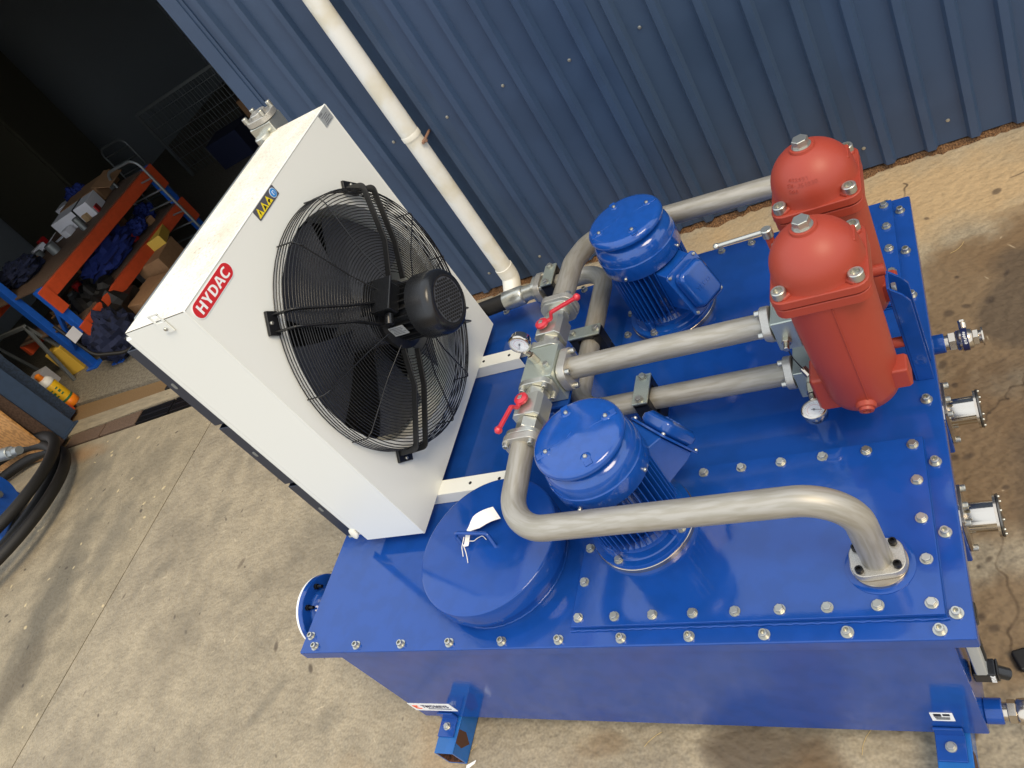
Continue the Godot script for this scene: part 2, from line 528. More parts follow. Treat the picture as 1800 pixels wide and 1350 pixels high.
# ------------------------------------------------------------------ shared small pieces
var K := {}
func hardware() -> void:
	var hexb := MB.new()
	hexb.lathe([Vector2(0, 0), Vector2(0.0125, 0), Vector2(0.0125, 0.0022), Vector2(0.0, 0.0022)], Transform3D(), 20)
	hexb.prism(ngon(6, 0.0098), 0.0085, Transform3D(Basis(Vector3(1, 0, 0), Vector3(0, 0, -1), Vector3(0, 1, 0)), Vector3(0, 0.002, 0)), 0.0012, 0.2)
	K.hex = hexb.mesh()
	var soc := MB.new()
	soc.lathe([Vector2(0, 0), Vector2(0.0130, 0), Vector2(0.0130, 0.0022), Vector2(0.0, 0.0022)], Transform3D(), 20)
	soc.lathe([Vector2(0, 0.002), Vector2(0.0086, 0.002), Vector2(0.0088, 0.0125), Vector2(0.0078, 0.0138), Vector2(0.0050, 0.0138), Vector2(0.0047, 0.0045), Vector2(0, 0.0045)], Transform3D(), 18, 0.4)
	K.socket = soc.mesh()
	var big := MB.new()
	big.lathe([Vector2(0, 0), Vector2(0.0135, 0), Vector2(0.0135, 0.0145), Vector2(0.012, 0.016), Vector2(0.0085, 0.016), Vector2(0.0080, 0.007), Vector2(0, 0.007)], Transform3D(), 24, 0.4)
	K.cap = big.mesh()
	var rnd := MB.new()
	rnd.lathe([Vector2(0, 0), Vector2(0.0052, 0), Vector2(0.0052, 0.003), Vector2(0.0040, 0.0046), Vector2(0.0, 0.0050)], Transform3D(), 12)
	K.screw = rnd.mesh()
	var sb := MB.new()
	sb.lathe([Vector2(0, 0), Vector2(0.0082, 0), Vector2(0.0082, 0.010), Vector2(0.0072, 0.0112), Vector2(0.0045, 0.0112), Vector2(0.0043, 0.006), Vector2(0, 0.006)], Transform3D(), 16, 0.4)
	K.flange_bolt = sb.mesh()

func bolt(parent: Node3D, kind: String, p: Vector3, dir := Vector3.UP, m: Material = null, turn := 0.0) -> void:
	var xf := Transform3D() if dir == Vector3.UP else MB.axis(Vector3.ZERO, dir)
	xf = xf * Transform3D(Basis(Vector3.UP, turn), Vector3.ZERO)
	xf.basis = xf.basis.scaled_local(Vector3(0.93, 1.0, 0.93))
	xf.origin = p
	put(parent, "bolt" if kind != "screw" else "screw", K[kind], m if m else M.bolt, xf)

func text_on(parent: Node3D, called: String, words: String, xf: Transform3D, w: float, h: float, m: Material, bold := 800, depth := 0.0006) -> void:
	var f := SystemFont.new()
	f.font_names = PackedStringArray(["Droid Sans", "sans-serif"])
	f.font_weight = bold
	var tm := TextMesh.new()
	tm.text = words; tm.font = f; tm.font_size = 64; tm.pixel_size = 0.01; tm.depth = 0.01; tm.curve_step = 4.0
	var bb := tm.get_aabb()
	var sx := w / maxf(bb.size.x, 1e-4)
	var sy := h / maxf(bb.size.y, 1e-4)
	var cc := bb.get_center()
	var loc := Transform3D(Basis.from_scale(Vector3(sx, sy, depth / 0.01)), Vector3(-cc.x * sx, -cc.y * sy, depth * 0.5))
	put(parent, called, tm, m, xf * loc)

func plate_label(parent: Node3D, called: String, w: float, h: float, r: float, xf: Transform3D, m: Material, d := 0.0008) -> void:
	part(parent, called, MB.new().prism(rrect(w, h, r, 5), d, xf), m)

# an oval split flange with four bolts: o is the centre of its near face, d the way the pipe leaves
func split_flange(parent: Node3D, o: Vector3, d: Vector3, long: Vector3, m: Material, bm: Material, sc := 1.0, th := 0.017) -> void:
	var side := long.cross(d)
	var xf := Transform3D(Basis(long, d.cross(long), d), o)
	var poly := rrect(0.100 * sc, 0.078 * sc, 0.027 * sc, 6)
	part(parent, "flange", MB.new().prism(poly, th, xf, 0.0022, 0.5), m)
	for sx in [-1, 1]:
		for sy in [-1, 1]:
			bolt(parent, "flange_bolt", o + d * th + (long * 0.034 * sx + side * 0.0245 * sy) * sc, d, bm)

# ------------------------------------------------------------------ the scene
func _ready() -> void:
	# camera
	var cam := Camera3D.new()
	cam.name = "camera"
	var rt := Vector3(CAM[0][0], CAM[0][1], CAM[0][2])
	var dn := Vector3(CAM[1][0], CAM[1][1], CAM[1][2])
	var fw := Vector3(CAM[2][0], CAM[2][1], CAM[2][2])
	cam.transform = Transform3D(Basis(rt, -dn, -fw), Vector3(1.80255, LID + 1.5, 0.708))
	cam.fov = 51.22
	cam.near = 0.05
	cam.far = 200.0
	add_child(cam)
	cam.current = true
	# sky, sun, exposure
	var env := Environment.new()
	env.background_mode = Environment.BG_SKY
	var sky := Sky.new()
	var ps := ProceduralSkyMaterial.new()
	ps.sky_top_color = Color(0.90, 0.93, 0.97)
	ps.sky_horizon_color = Color(0.93, 0.93, 0.93)
	ps.sky_curve = 0.12
	ps.ground_bottom_color = Color(0.45, 0.41, 0.35)
	ps.ground_horizon_color = Color(0.72, 0.70, 0.66)
	ps.energy_multiplier = 1.0
	ps.sun_angle_max = 1.0
	sky.sky_material = ps
	env.sky = sky
	env.tonemap_mode = Environment.TONE_MAPPER_LINEAR
	env.tonemap_exposure = 1.72
	env.sdfgi_enabled = true; env.ssao_enabled = true; env.ssil_enabled = true
	var we := WorldEnvironment.new()
	we.name = "environment"
	we.environment = env
	add_child(we)
	var sun := DirectionalLight3D.new()
	sun.name = "sun"
	sun.light_energy = 0.42
	sun.light_color = Color(1.0, 0.93, 0.82)
	sun.light_angular_distance = 24.0
	sun.shadow_enabled = true
	add_child(sun)
	sun.look_at_from_position(Vector3.ZERO, -Vector3(0.58, 1.0, 0.34))

	materials()
	hardware()
	build_ground()
	build_wall()
	build_shed()
	build_unit()
	build_loose()

const CAM := [[0.83630536, -0.5039236, -0.21599617], [-0.18764589, -0.63325215, 0.75085333], [-0.51515276, -0.58741188, -0.62415136]]

# ------------------------------------------------------------------ ground
func build_ground() -> void:
	var sheet := paint(Color(0.50, 0.44, 0.34), 0.95, 0, 0.0, grain, 0.7)
	struct("ground", MB.new().box(Vector3(0, -0.12, 10), Vector3(90, 0.1, 90)), sheet)
	var c0 := Color(0.56, 0.52, 0.445)
	var c1 := Color(0.64, 0.592, 0.502)
	var wet := Color(0.45, 0.36, 0.255)
	var oil := Color(0.32, 0.275, 0.225)
	var grey := Color(0.40, 0.38, 0.335)
	var sand := Color(0.76, 0.63, 0.45)
	var rng := RandomNumberGenerator.new()
	rng.seed = 77
	var sp := []
	sp.append([1.7, -1.95, 1.7, 0.34, 0.0, sand, 0.75, 1.0, 0.7])
	sp.append([1.86, -1.36, 0.36, 0.42, 0.4, wet, 0.85, 0.9, 0.3])
	sp.append([2.05, -1.62, 0.36, 0.22, -0.5, wet, 0.7, 0.9, 0.4])
	sp.append([1.92, -1.36, 0.17, 0.25, 0.3, oil, 0.75, 1.0, 0.3])
	sp.append([1.84, -0.98, 0.25, 0.16, 0.0, oil, 0.5, 1.0, 0.4])
	sp.append([1.72, -0.80, 0.20, 0.34, 0.0, wet, 0.9, 0.8, 0.35])
	sp.append([1.90, -0.70, 0.16, 0.30, 0.2, oil, 0.6, 1.0, 0.4])
	sp.append([1.72, -0.28, 0.17, 0.20, 0.0, wet, 0.75, 1.1, 0.4])
	sp.append([1.80, 0.05, 0.14, 0.22, 0.0, wet, 0.6, 1.1, 0.4])
	sp.append([1.14, 0.03, 0.20, 0.11, 0.0, oil, 0.8, 0.9, 0.45])
	sp.append([1.24, 0.12, 0.12, 0.15, 0.3, wet, 0.7, 0.9, 0.45])
	sp.append([0.70, 0.02, 0.10, 0.05, 0.0, wet, 0.45, 1.0, 0.5])
	for k in 5:
		sp.append([-0.2 + rng.randf() * 1.6, 0.05 + rng.randf() * 0.4, 0.3, 0.12, rng.randf(), Color(0.70, 0.56, 0.40), 0.35, 1.2, 0.8])
	for k in 120:
		var big := rng.randf() < 0.22
		var r := 0.003 + pow(rng.randf(), 2.0) * (0.022 if big else 0.008)
		sp.append([-2.1 + rng.randf() * 2.2, -1.2 + rng.randf() * 1.9, r * 0.7, r * 1.5, rng.randf_range(-0.9, 0.3), Color(0.30, 0.265, 0.225), rng.randf_range(0.35, 0.85), 0.8, 0.5])
	for k in 12:
		sp.append([-2.1 + rng.randf() * 2.3, -1.5 + rng.randf() * 2.1, 0.05 + rng.randf() * 0.09, 0.03 + rng.randf() * 0.05, rng.randf() * 3.0, grey, 0.35, 1.2, 0.7])
	for k in 60:
		sp.append([1.3 + rng.randf() * 0.9, -1.9 + rng.randf() * 2.1, 0.006 + rng.randf() * 0.02, 0.006 + rng.randf() * 0.015, rng.randf() * 3.0, Color(0.22, 0.18, 0.15), 0.6, 1.0, 0.5])
	for k in 90:    # pale flecks and scratches
		sp.append([-2.1 + rng.randf() * 4.4, -1.9 + rng.randf() * 2.8, 0.0025, 0.004 + rng.randf() * 0.02, rng.randf() * 3.1, Color(0.86, 0.80, 0.68), 0.7, 0.6, 0.6])
	for k in 7:    # broad soft darkening where vehicles stand
		sp.append([[-1.9, -1.5, -1.1, -0.6, -1.75, -0.9, -1.3][k], [-0.9, -0.35, 0.25, 0.5, 0.3, -0.7, -1.3][k], 0.35, 0.22, 0.5 + k, Color(0.43, 0.40, 0.345), 0.42, 0.9, 0.9])
	# hairline cracks
	for ck in [[Vector2(1.72, -0.62), Vector2(1.70, -0.05), 0.03], [Vector2(1.70, -0.05), Vector2(1.76, 0.25), 0.02], [Vector2(1.62, -2.1), Vector2(1.58, -1.6), 0.03], [Vector2(1.95, -1.95), Vector2(2.4, -2.0), 0.01], [Vector2(1.72, -0.9), Vector2(1.86, -1.05), 0.02]]:
		for j in 240:
			var f := j / 239.0
			var p: Vector2 = (ck[0] as Vector2).lerp(ck[1], f) + Vector2(sin(f * 17.0) + sin(f * 41.0) * 0.5, cos(f * 23.0)) * float(ck[2]) * 0.4
			sp.append([p.x, p.y, 0.0042, 0.0048, 0.0, Color(0.30, 0.245, 0.185), 0.34, 1.2, 0.8])
	var conc := StandardMaterial3D.new()
	conc.albedo_texture = ground_tex(-2.22, -2.4, 3.3, 1.3, 2048, 1373, c0, c1, sp, 101)
	conc.roughness = 0.92
	var bn := noise(55, 0.11, 4).get_image(1024, 1024)
	bn.convert(Image.FORMAT_RGBA8)
	bn.bump_map_to_normal_map(3.0)
	conc.normal_enabled = true
	conc.normal_texture = ImageTexture.create_from_image(bn)
	conc.normal_scale = 0.45
	var R := Rect2(-2.22, -2.4, 5.52, 3.7)
	struct("pavement", slab(PackedVector2Array([Vector2(-2.213, 1.3), Vector2(-2.213, -1.945), Vector2(-0.76, -2.05), Vector2(-0.76, -2.4), Vector2(3.3, -2.4), Vector2(3.3, 1.3)]), 0.0, -0.06, R), conc)
	# left slab
	var sl := []
	sl.append([-2.80, -0.62, 0.22, 0.95, -0.30, Color(0.36, 0.34, 0.295), 0.8, 0.7, 0.75])
	sl.append([-2.66, -0.10, 0.16, 0.45, 0.15, Color(0.38, 0.345, 0.285), 0.7, 0.8, 0.7])
	sl.append([-2.55, -0.95, 0.16, 0.40, -0.2, grey, 0.5, 0.9, 0.7])
	sl.append([-3.3, -1.55, 0.24, 0.20, 0.2, grey, 0.6, 0.9, 0.6])
	sl.append([-2.6, -1.5, 0.25, 0.22, 0.0, Color(0.42, 0.39, 0.33), 0.5, 0.9, 0.6])
	sl.append([-3.7, -1.72, 0.45, 0.10, 0.0, Color(0.60, 0.44, 0.29), 0.6, 0.9, 0.7])
	for k in 120:
		var r := 0.004 + rng.randf() * 0.008
		sl.append([-3.9 + rng.randf() * 1.68, -1.8 + rng.randf() * 2.6, r, r * 1.6, rng.randf() * 3.0, Color(0.86, 0.78, 0.60) if k % 2 == 0 else Color(0.25, 0.22, 0.19), 0.75, 0.8, 0.4])
	var conc2: StandardMaterial3D = conc.duplicate()
	conc2.albedo_texture = ground_tex(-6.2, -1.95, -2.22, 1.3, 1280, 1045, Color(0.535, 0.495, 0.415), Color(0.62, 0.572, 0.478), sl, 141)
	struct("pavement", slab(PackedVector2Array([Vector2(-2.222, 1.3), Vector2(-6.2, 1.3), Vector2(-6.2, -1.67), Vector2(-2.222, -1.945)]), 0.0, -0.06, Rect2(-6.2, -1.95, 3.98, 3.25)), conc2)
	# sandy bed in the joint and the two channels across the doorway
	struct("sand_bed", MB.new().box(Vector3(-3.0, -0.045, -0.4), Vector3(7.0, 0.03, 4.0)), paint(Color(0.55, 0.44, 0.30), 0.95, 0, 0.0, grain, 5))
	struct("threshold", slab(PackedVector2Array([Vector2(-6.2, -1.80), Vector2(-4.0, -1.972), Vector2(-2.5, -2.10), Vector2(-0.77, -2.15), Vector2(-0.77, -2.19), Vector2(-2.5, -2.20), Vector2(-4.1, -2.12), Vector2(-6.2, -2.03)]), 0.0, -0.06, Rect2(-6.2, -2.4, 5.5, 0.8)), conc2)
	var ch := struct("drain_channel", MB.new().box(Vector3(-3.4, -0.04, -2.3), Vector3(6.0, 0.025, 0.34)), paint(Color(0.50, 0.40, 0.27), 0.95, 0, 0.0, grain, 6))
	# planks and gratings in the near channel
	var a0 := 0.075
	for k in 2:
		var x := -3.74 + k * 0.40
		var o := part(ch, "plank", MB.new().box(Vector3(), Vector3(0.385, 0.05, 0.125), 0.006), M.timber_dark)
		o.position = Vector3(x, -0.018, -1.895 - 0.082 * (x + 4.0)); o.rotation.y = a0
	for k in 4:
		var x := -3.07 + k * 0.52
		var g := MB.new()
		g.box(Vector3(0, -0.012, 0), Vector3(0.505, 0.012, 0.125))
		for s in 3:
			g.box(Vector3(0, 0.0, -0.056 + s * 0.056), Vector3(0.505, 0.014, 0.010))
		for s in 30:
			g.box(Vector3(-0.244 + s * 0.0168, 0.0, 0), Vector3(0.006, 0.012, 0.112))
		var o := part(ch, "grating", g, M.black)
		o.position = Vector3(x, -0.008, -1.895 - 0.082 * (x + 4.0)); o.rotation.y = a0
	var mt := part(ch, "mat", MB.new().box(Vector3(-2.55, -0.012, -2.265), Vector3(1.0, 0.02, 0.15), 0.003), M.rubber)
	mt.rotation.y = 0.0
	# inside floor
	struct("shed_floor", MB.new().box(Vector3(-1.0, -0.05, -7.84), Vector3(13.0, 0.1, 11.0)), paint(Color(0.50, 0.475, 0.42), 0.75, 0, 0.0, grain, 1.3))
	# dirt along the foot of the wall
	var dm := MB.new()
	var rd := RandomNumberGenerator.new()
	rd.seed = 5
	var pn := noise(9, 1.0, 3)
	var prev := []
	for i in 240:
		var x := -0.7 + i * 0.0175
		var zb := -2.172 - 0.025 * (x + 0.76)
		var wd := 0.026 + 0.05 * maxf(0.0, pn.get_noise_2d(x * 3.0, 0.0) + 0.1) + 0.016 * pn.get_noise_2d(x * 40.0, 5.0)
		var hh := 0.004 + 0.010 * pn.get_noise_2d(x * 25.0, 9.0)
		var row := [Vector3(x, 0.016 + hh, zb - 0.02), Vector3(x, 0.012 + hh, zb + wd * 0.35), Vector3(x, 0.008 + hh * 0.4, zb + wd * 0.7), Vector3(x, 0.0005, zb + wd)]
		if i > 0:
			for j in 3:
				var nn: Vector3 = (prev[j + 1] - prev[j]).cross(row[j] - prev[j]).normalized()
				if nn.y < 0:
					nn = -nn
				dm.q(prev[j], row[j], row[j + 1], prev[j + 1], nn)
		prev = row
	var dirt := part(self, "dirt", dm, paint(Color(0.55, 0.41, 0.27), 0.95, 0, 0.0, noise_tex(noise(61, 0.06, 4), 256, Color(0.42, 0.36, 0.3), Color(1, 1, 1)), 9))
	dirt.set_meta("kind", "stuff")
	tag(dirt, "orange brown dirt and dead leaves along the foot of the blue corrugated wall", "dirt")
	# dry straw on the concrete
	var gm := MB.new()
	for i in 26:
		var c := Vector3(1.35 + rd.randf() * 0.9, 0.003, -2.0 + rd.randf() * 2.3) if i < 8 else Vector3(-0.3 + rd.randf() * 1.8, 0.003, 0.0 + rd.randf() * 0.35)
		var a := rd.randf() * TAU
		var l := 0.03 + rd.randf() * 0.06
		var cv := rd.randf_range(-0.6, 0.6)
		var path := []
		for j in 5:
			var f := j / 4.0
			path.append(c + Vector3(cos(a + cv * f), 0, sin(a + cv * f)) * l * f)
		gm.tube(path, 0.0006, 4)
	var straw := part(self, "straw", gm, paint(Color(0.83, 0.72, 0.48), 0.8))
	straw.set_meta("kind", "stuff")
	tag(straw, "thin dry straw scattered over the stained concrete beside the tank", "straw")

# ------------------------------------------------------------------ corrugated wall
func build_wall() -> void:
	var w := thing("corrugated_wall", "navy blue corrugated steel shed wall behind the hydraulic unit", "wall", Vector3(-0.76, 0, -2.16), 0.025)
	var H := 2.9
	var tone := [Color(1, 1, 1), Color(0.95, 0.97, 1.0), Color(1.0, 0.98, 0.96)]
	var mats := []
	for c in tone:
		var m: StandardMaterial3D = M.wall.duplicate()
		m.albedo_color = M.wall.albedo_color * c
		mats.append(m)
	var pitch := 0.1465
	var prof := [[0.0, 0.0], [0.0490, 0.0], [0.0600, 0.022], [0.0870, 0.022], [0.0980, 0.0], [0.1465, 0.0]]
	var b := MB.new()
	for r in 5:
		for i in 5:
			var p0: Array = prof[i]
			var p1: Array = prof[i + 1]
			if i == 4 and r == 4:
				p1 = [0.150, 0.0012]
			var A := Vector3(r * pitch + p0[0], 0.025, p0[1])
			var B := Vector3(r * pitch + p1[0], 0.025, p1[1])
			var d := (B - A).normalized()
			var nn := Vector3(-d.z, 0, d.x)
			b.q(A, B, B + Vector3(0, H, 0), A + Vector3(0, H, 0), nn)
			b.q(A - nn * 0.001, B - nn * 0.001, B - nn * 0.001 + Vector3(0, H, 0), A - nn * 0.001 + Vector3(0, H, 0), -nn)
	var sheet := b.mesh()
	for k in 7:
		put(w, "sheet", sheet, mats[k % 3], at(Vector3(0.079 + k * 0.7325, 0.0, 0.0015 * (k % 2))))
	# flashing at the door corner
	part(w, "corner_trim", MB.new().box(Vector3(0.040, H * 0.5 + 0.01, 0.006), Vector3(0.078, H, 0.012), 0.002).box(Vector3(0.088, H * 0.5 + 0.01, 0.003), Vector3(0.018, H, 0.006)).box(Vector3(-0.002, H * 0.5, -0.10), Vector3(0.006, H, 0.2)), M.wall)
	part(w, "girt", MB.new().box(Vector3(2.62, H * 0.5, -0.075), Vector3(5.18, H, 0.1)), M.wall_dark)
	var sm := MB.new().lathe([Vector2(0, 0), Vector2(0.007, 0), Vector2(0.007, 0.0015), Vector2(0.004, 0.002), Vector2(0.004, 0.006), Vector2(0, 0.006)], MB.axis(Vector3.ZERO, Vector3(0, 0, 1)), 10).mesh()
	for row in [0.12, 0.925, 1.95]:
		for k in 14:
			put(w, "screw", sm, M.bolt, at(Vector3(0.224 + k * 0.293, row + (0.02 if k % 3 == 0 else 0.0), 0.002)))
	part(w, "gutter", MB.new().box(Vector3(2.6, H + 0.08, 0.05), Vector3(5.3, 0.13, 0.12), 0.01), M.wall_dark)
	# pipe bracket bolt, rusty
	part(w, "bracket_stub", MB.new().cyl(Vector3(0.70, 0.905, 0.0), Vector3(0.70, 0.905, 0.10), 0.006).box(Vector3(0.705, 0.905, 0.085), Vector3(0.022, 0.014, 0.012), 0.002), paint(Color(0.58, 0.44, 0.36), 0.6))

	# downpipe
	var dp := thing("downpipe", "cream plastic downpipe fixed to the blue corrugated wall", "downpipe", Vector3(-0.104, 0, -2.106))
	part(dp, "pipe", MB.new().tube([Vector3(0.0, 0.96, 0), Vector3(0.004, 2.9, 0)], 0.0415, 24), M.pvc)
	part(dp, "pipe", MB.new().tube(bend([Vector3(-0.003, 0.17, 0.0), Vector3(0.0, 0.95, 0)], 0.1), 0.0405, 24), M.pvc)
	part(dp, "collar", MB.new().lathe([Vector2(0.041, 0), Vector2(0.0436, 0.001), Vector2(0.0436, 0.022), Vector2(0.041, 0.026)], at(Vector3(0, 0.935, 0)), 24), M.pvc)
	part(dp, "collar", MB.new().lathe([Vector2(0.041, 0), Vector2(0.0450, 0.001), Vector2(0.0450, 0.05), Vector2(0.041, 0.052)], at(Vector3(-0.003, 0.125, 0)), 24), M.pvc)
	part(dp, "shoe", MB.new().tube(bend([Vector3(-0.003, 0.165, 0.0), Vector3(-0.003, 0.10, 0.0), Vector3(-0.01, 0.03, 0.09)], 0.05), 0.0440, 24), M.pvc)

# ------------------------------------------------------------------ the dark shed
func build_shed() -> void:
	var s := thing("shed", "dark shed interior seen through its open doorway", "shed", Vector3(-1.0, 0, -7.5))
	var P := func(x0, y0, z0, x1, y1, z1) -> MB:
		return MB.new().box(Vector3((x0 + x1) * 0.5 + 1.0, (y0 + y1) * 0.5, (z0 + z1) * 0.5 + 7.5), Vector3(x1 - x0, y1 - y0, z1 - z0))
	part(s, "back_wall", P.call(-7.6, 0.0, -9.7, 5.4, 3.0, -9.5), M.shed_inside)
	part(s, "side_wall", P.call(-7.6, 0.0, -12.0, -7.4, 3.0, -2.25), M.shed_inside)
	part(s, "side_wall", P.call(4.5, 0.0, -12.0, 4.7, 3.0, -2.45), M.shed_inside)
	part(s, "front_wall", P.call(-7.6, 0.0, -2.25, -4.2, 3.0, -2.15), M.wall_dark)
	part(s, "door_header", P.call(-4.2, 2.72, -2.33, -0.765, 3.0, -2.2), M.wall_dark)
	part(s, "roof", P.call(-7.8, 3.0, -12.4, 5.6, 3.08, -2.1), M.shed_inside)
	for k in 4:
		part(s, "rafter", P.call(-7.4, 2.75, -11.0 + k * 2.3, 4.5, 2.998, -10.9 + k * 2.3), M.shed_inside)
	# door post
	var c := thing("door_post", "blue grey steel door post standing at the foot of the doorway", "post", Vector3(-4.12, 0, -2.02))
	part(c, "column", MB.new().box(Vector3(0, 1.36, 0), Vector3(0.15, 2.72, 0.155), 0.006), paint(Color(0.22, 0.29, 0.39), 0.45, 0, 0.0, dust, 2))
	part(c, "base_plate", MB.new().box(Vector3(0, 0.006, 0), Vector3(0.19, 0.012, 0.19), 0.002), M.wall_dark)
	var tp := thing("timber_post", "dark weathered timber post against the blue grey door post", "post", Vector3(-4.02, 0, -1.885))
	part(tp, "timber", MB.new().box(Vector3(-0.07, 0.9, 0), Vector3(0.14, 1.8, 0.095), 0.006), paint(Color(0.33, 0.25, 0.20), 0.85, 0, 0.0, grain, 2))
	var pb := thing("plywood_board", "tan plywood board leaning against the dark timber post", "board", Vector3(-4.6, 0, -1.80))
	part(pb, "board", MB.new().box(Vector3(0.07, 0.45, 0.0), Vector3(1.15, 0.9, 0.018), 0.002, Basis(Vector3(1, 0, 0), -0.05)), M.ply)

	# workshop rack
	var rk := thing("pallet_rack", "blue and orange steel shelving rack cluttered with boxes inside the shed", "rack", Vector3(-4.55, 0, -3.5))
	for u in [[0.48, 0.74, 0.78], [0.08, 0.70, 2.4], [0.48, -0.82, 0.78], [-0.42, -0.82, 0.78]]:
		var b := MB.new()
		b.box(Vector3(u[0], u[2] * 0.5, u[1]), Vector3(0.075, u[2], 0.06), 0.004)
		part(rk, "upright", b, M.rack_blue)
		part(rk, "foot", MB.new().box(Vector3(u[0] + 0.02, 0.006, u[1]), Vector3(0.15, 0.012, 0.12), 0.002), M.rack_blue)
	for yy in [0.715, 0.345]:
		part(rk, "beam", MB.new().box(Vector3(0.50, yy, -0.04), Vector3(0.045, 0.105, 1.50), 0.004), M.rack_orange)
		part(rk, "beam", MB.new().box(Vector3(-0.42, yy, -0.04), Vector3(0.045, 0.105, 1.50), 0.004), M.rack_orange)
		part(rk, "connector", MB.new().box(Vector3(0.528, yy - 0.05, -0.82), Vector3(0.02, 0.22, 0.085), 0.002), M.rack_orange)
		part(rk, "connector", MB.new().box(Vector3(0.528, yy - 0.05, 0.74), Vector3(0.02, 0.22, 0.085), 0.002), M.rack_orange)
		part(rk, "shelf", MB.new().box(Vector3(0.03, yy + 0.058, -0.04), Vector3(0.90, 0.012, 1.5)), M.timber_dark)
	part(rk, "brace", MB.new().box(Vector3(0.28, 0.42, 0.72), Vector3(0.52, 0.03, 0.03), 0.0, Basis(Vector3(0, 0, 1), 0.9)), M.rack_blue)
	# things on the rack
	var sy := 0.779
	var bx := func(called, label, cat, p, s_, m, turn, grp = "") -> Node3D:
		var o: Node3D = thing(called, label, cat, p, turn, grp)
		var hs: Vector3 = s_
		part(o, "carton", MB.new().box(Vector3(0, hs.y * 0.5, 0), hs, 0.004), m)
		return o
	var c1: Node3D = bx.call("cardboard_box", "large flattened brown cardboard box on the upper rack shelf", "box", Vector3(-4.60, sy, -4.12), Vector3(0.44, 0.12, 0.36), M.card, 0.3)
	part(c1, "flap", MB.new().box(Vector3(0.26, 0.10, 0.02), Vector3(0.16, 0.005, 0.32), 0.0, Basis(Vector3(0, 0, 1), -0.5)), M.card)
	var c2: Node3D = bx.call("white_carton", "white carton with a dark strap in front of the brown cardboard on the upper shelf", "box", Vector3(-4.44, sy, -3.78), Vector3(0.40, 0.13, 0.22), M.white_box, 0.35)
	part(c2, "strap", MB.new().box(Vector3(0.05, 0.067, 0), Vector3(0.018, 0.136, 0.224)), M.print_black)
	bx.call("grey_case", "small pale grey case behind the brown cardboard on the upper shelf", "case", Vector3(-4.97, sy, -4.16), Vector3(0.20, 0.10, 0.15), M.white_box, 0.3)
	var pp := thing("paper_sheets", "crumpled white paper sheets on the upper shelf near the tall upright", "paper", Vector3(-4.72, sy, -3.52), 0.4)
	part(pp, "sheet", MB.new().box(Vector3(0, 0.03, 0), Vector3(0.24, 0.004, 0.13), 0.0, Basis(Vector3(0, 0, 1), 0.25)), M.white_box)
	part(pp, "sheet", MB.new().box(Vector3(0.17, 0.012, -0.03), Vector3(0.16, 0.004, 0.08), 0.0, Basis(Vector3(0, 1, 0), 0.7)), M.white_box)
	part(pp, "sheet", MB.new().box(Vector3(0.16, 0.02, -0.14), Vector3(0.06, 0.004, 0.14), 0.0, Basis(Vector3(0, 1, 0), -0.3)), M.card_pale)
	var kn := thing("hand_saw", "yellow handled tool with a white end lying on the upper shelf", "tool", Vector3(-4.58, sy + 0.02, -4.33), 0.3)
	part(kn, "grip", MB.new().box(Vector3(-0.06, 0.02, 0), Vector3(0.18, 0.03, 0.045), 0.008), M.yellow)
	part(kn, "guard", MB.new().lathe([Vector2(0, -0.02), Vector2(0.05, -0.02), Vector2(0.055, 0.0), Vector2(0.05, 0.02), Vector2(0, 0.02)], at(Vector3(0.09, 0.03, 0)), 16), M.white_box)
	lump("blue_rag", "small blue rag bundled at the far end of the upper shelf", "rag", Vector3(-4.85, sy, -4.22), Vector3(0.12, 0.10, 0.10), M.cloth_blue, 3)
	lump("navy_cloth", "navy blue cloth heaped at the near end of the upper shelf", "cloth", Vector3(-4.60, sy, -3.10), Vector3(0.20, 0.09, 0.15), M.cloth_navy, 4)
	lump("blue_jacket", "bright blue work jacket draped over the lower orange beam", "jacket", Vector3(-4.20, 0.42, -3.52), Vector3(0.10, 0.13, 0.30), M.cloth_blue, 5)
	lump("blue_hat", "blue cap lying beyond the blue jacket on the lower shelf", "hat", Vector3(-4.22, 0.43, -3.93), Vector3(0.085, 0.07, 0.09), M.cloth_blue, 6)
	bx.call("brown_carton", "open brown carton behind the blue jacket on the lower shelf", "box", Vector3(-4.62, 0.41, -3.98), Vector3(0.34, 0.16, 0.26), M.card, -0.2)
	bx.call("white_packet", "small white packet beyond the brown carton on the lower shelf", "packet", Vector3(-4.55, 0.41, -4.24), Vector3(0.09, 0.07, 0.07), M.white_box, 0.4)
	lump("blue_bundle", "dark blue bundle beside the far rack upright on the lower shelf", "bundle", Vector3(-4.30, 0.41, -4.16), Vector3(0.09, 0.09, 0.08), M.cloth_blue, 8)
	var pk: Node3D = bx.call("printed_box", "white box printed in blue and red standing on the shed floor below the blue jacket", "box", Vector3(-4.40, 0.0, -3.78), Vector3(0.15, 0.34, 0.13), M.white_box, 0.5)
	part(pk, "print", MB.new().box(Vector3(0.02, 0.27, 0.066), Vector3(0.08, 0.12, 0.003)), M.print_blue)
	part(pk, "print", MB.new().box(Vector3(0.02, 0.12, 0.066), Vector3(0.09, 0.07, 0.003)), M.print_orange)
	bx.call("tall_carton", "tall brown carton standing on the floor beside the printed box", "box", Vector3(-4.02, 0.0, -3.70), Vector3(0.26, 0.30, 0.34), M.card, 0.25)
	bx.call("creased_carton", "creased brown carton on the floor nearest the cooler", "box", Vector3(-3.90, 0.0, -3.28), Vector3(0.30, 0.22, 0.36), M.card, -0.15)
	bx.call("yellow_carton", "yellow carton on top of the tall brown carton", "box", Vector3(-4.03, 0.30, -3.86), Vector3(0.14, 0.09, 0.24), M.yellow, 0.5)
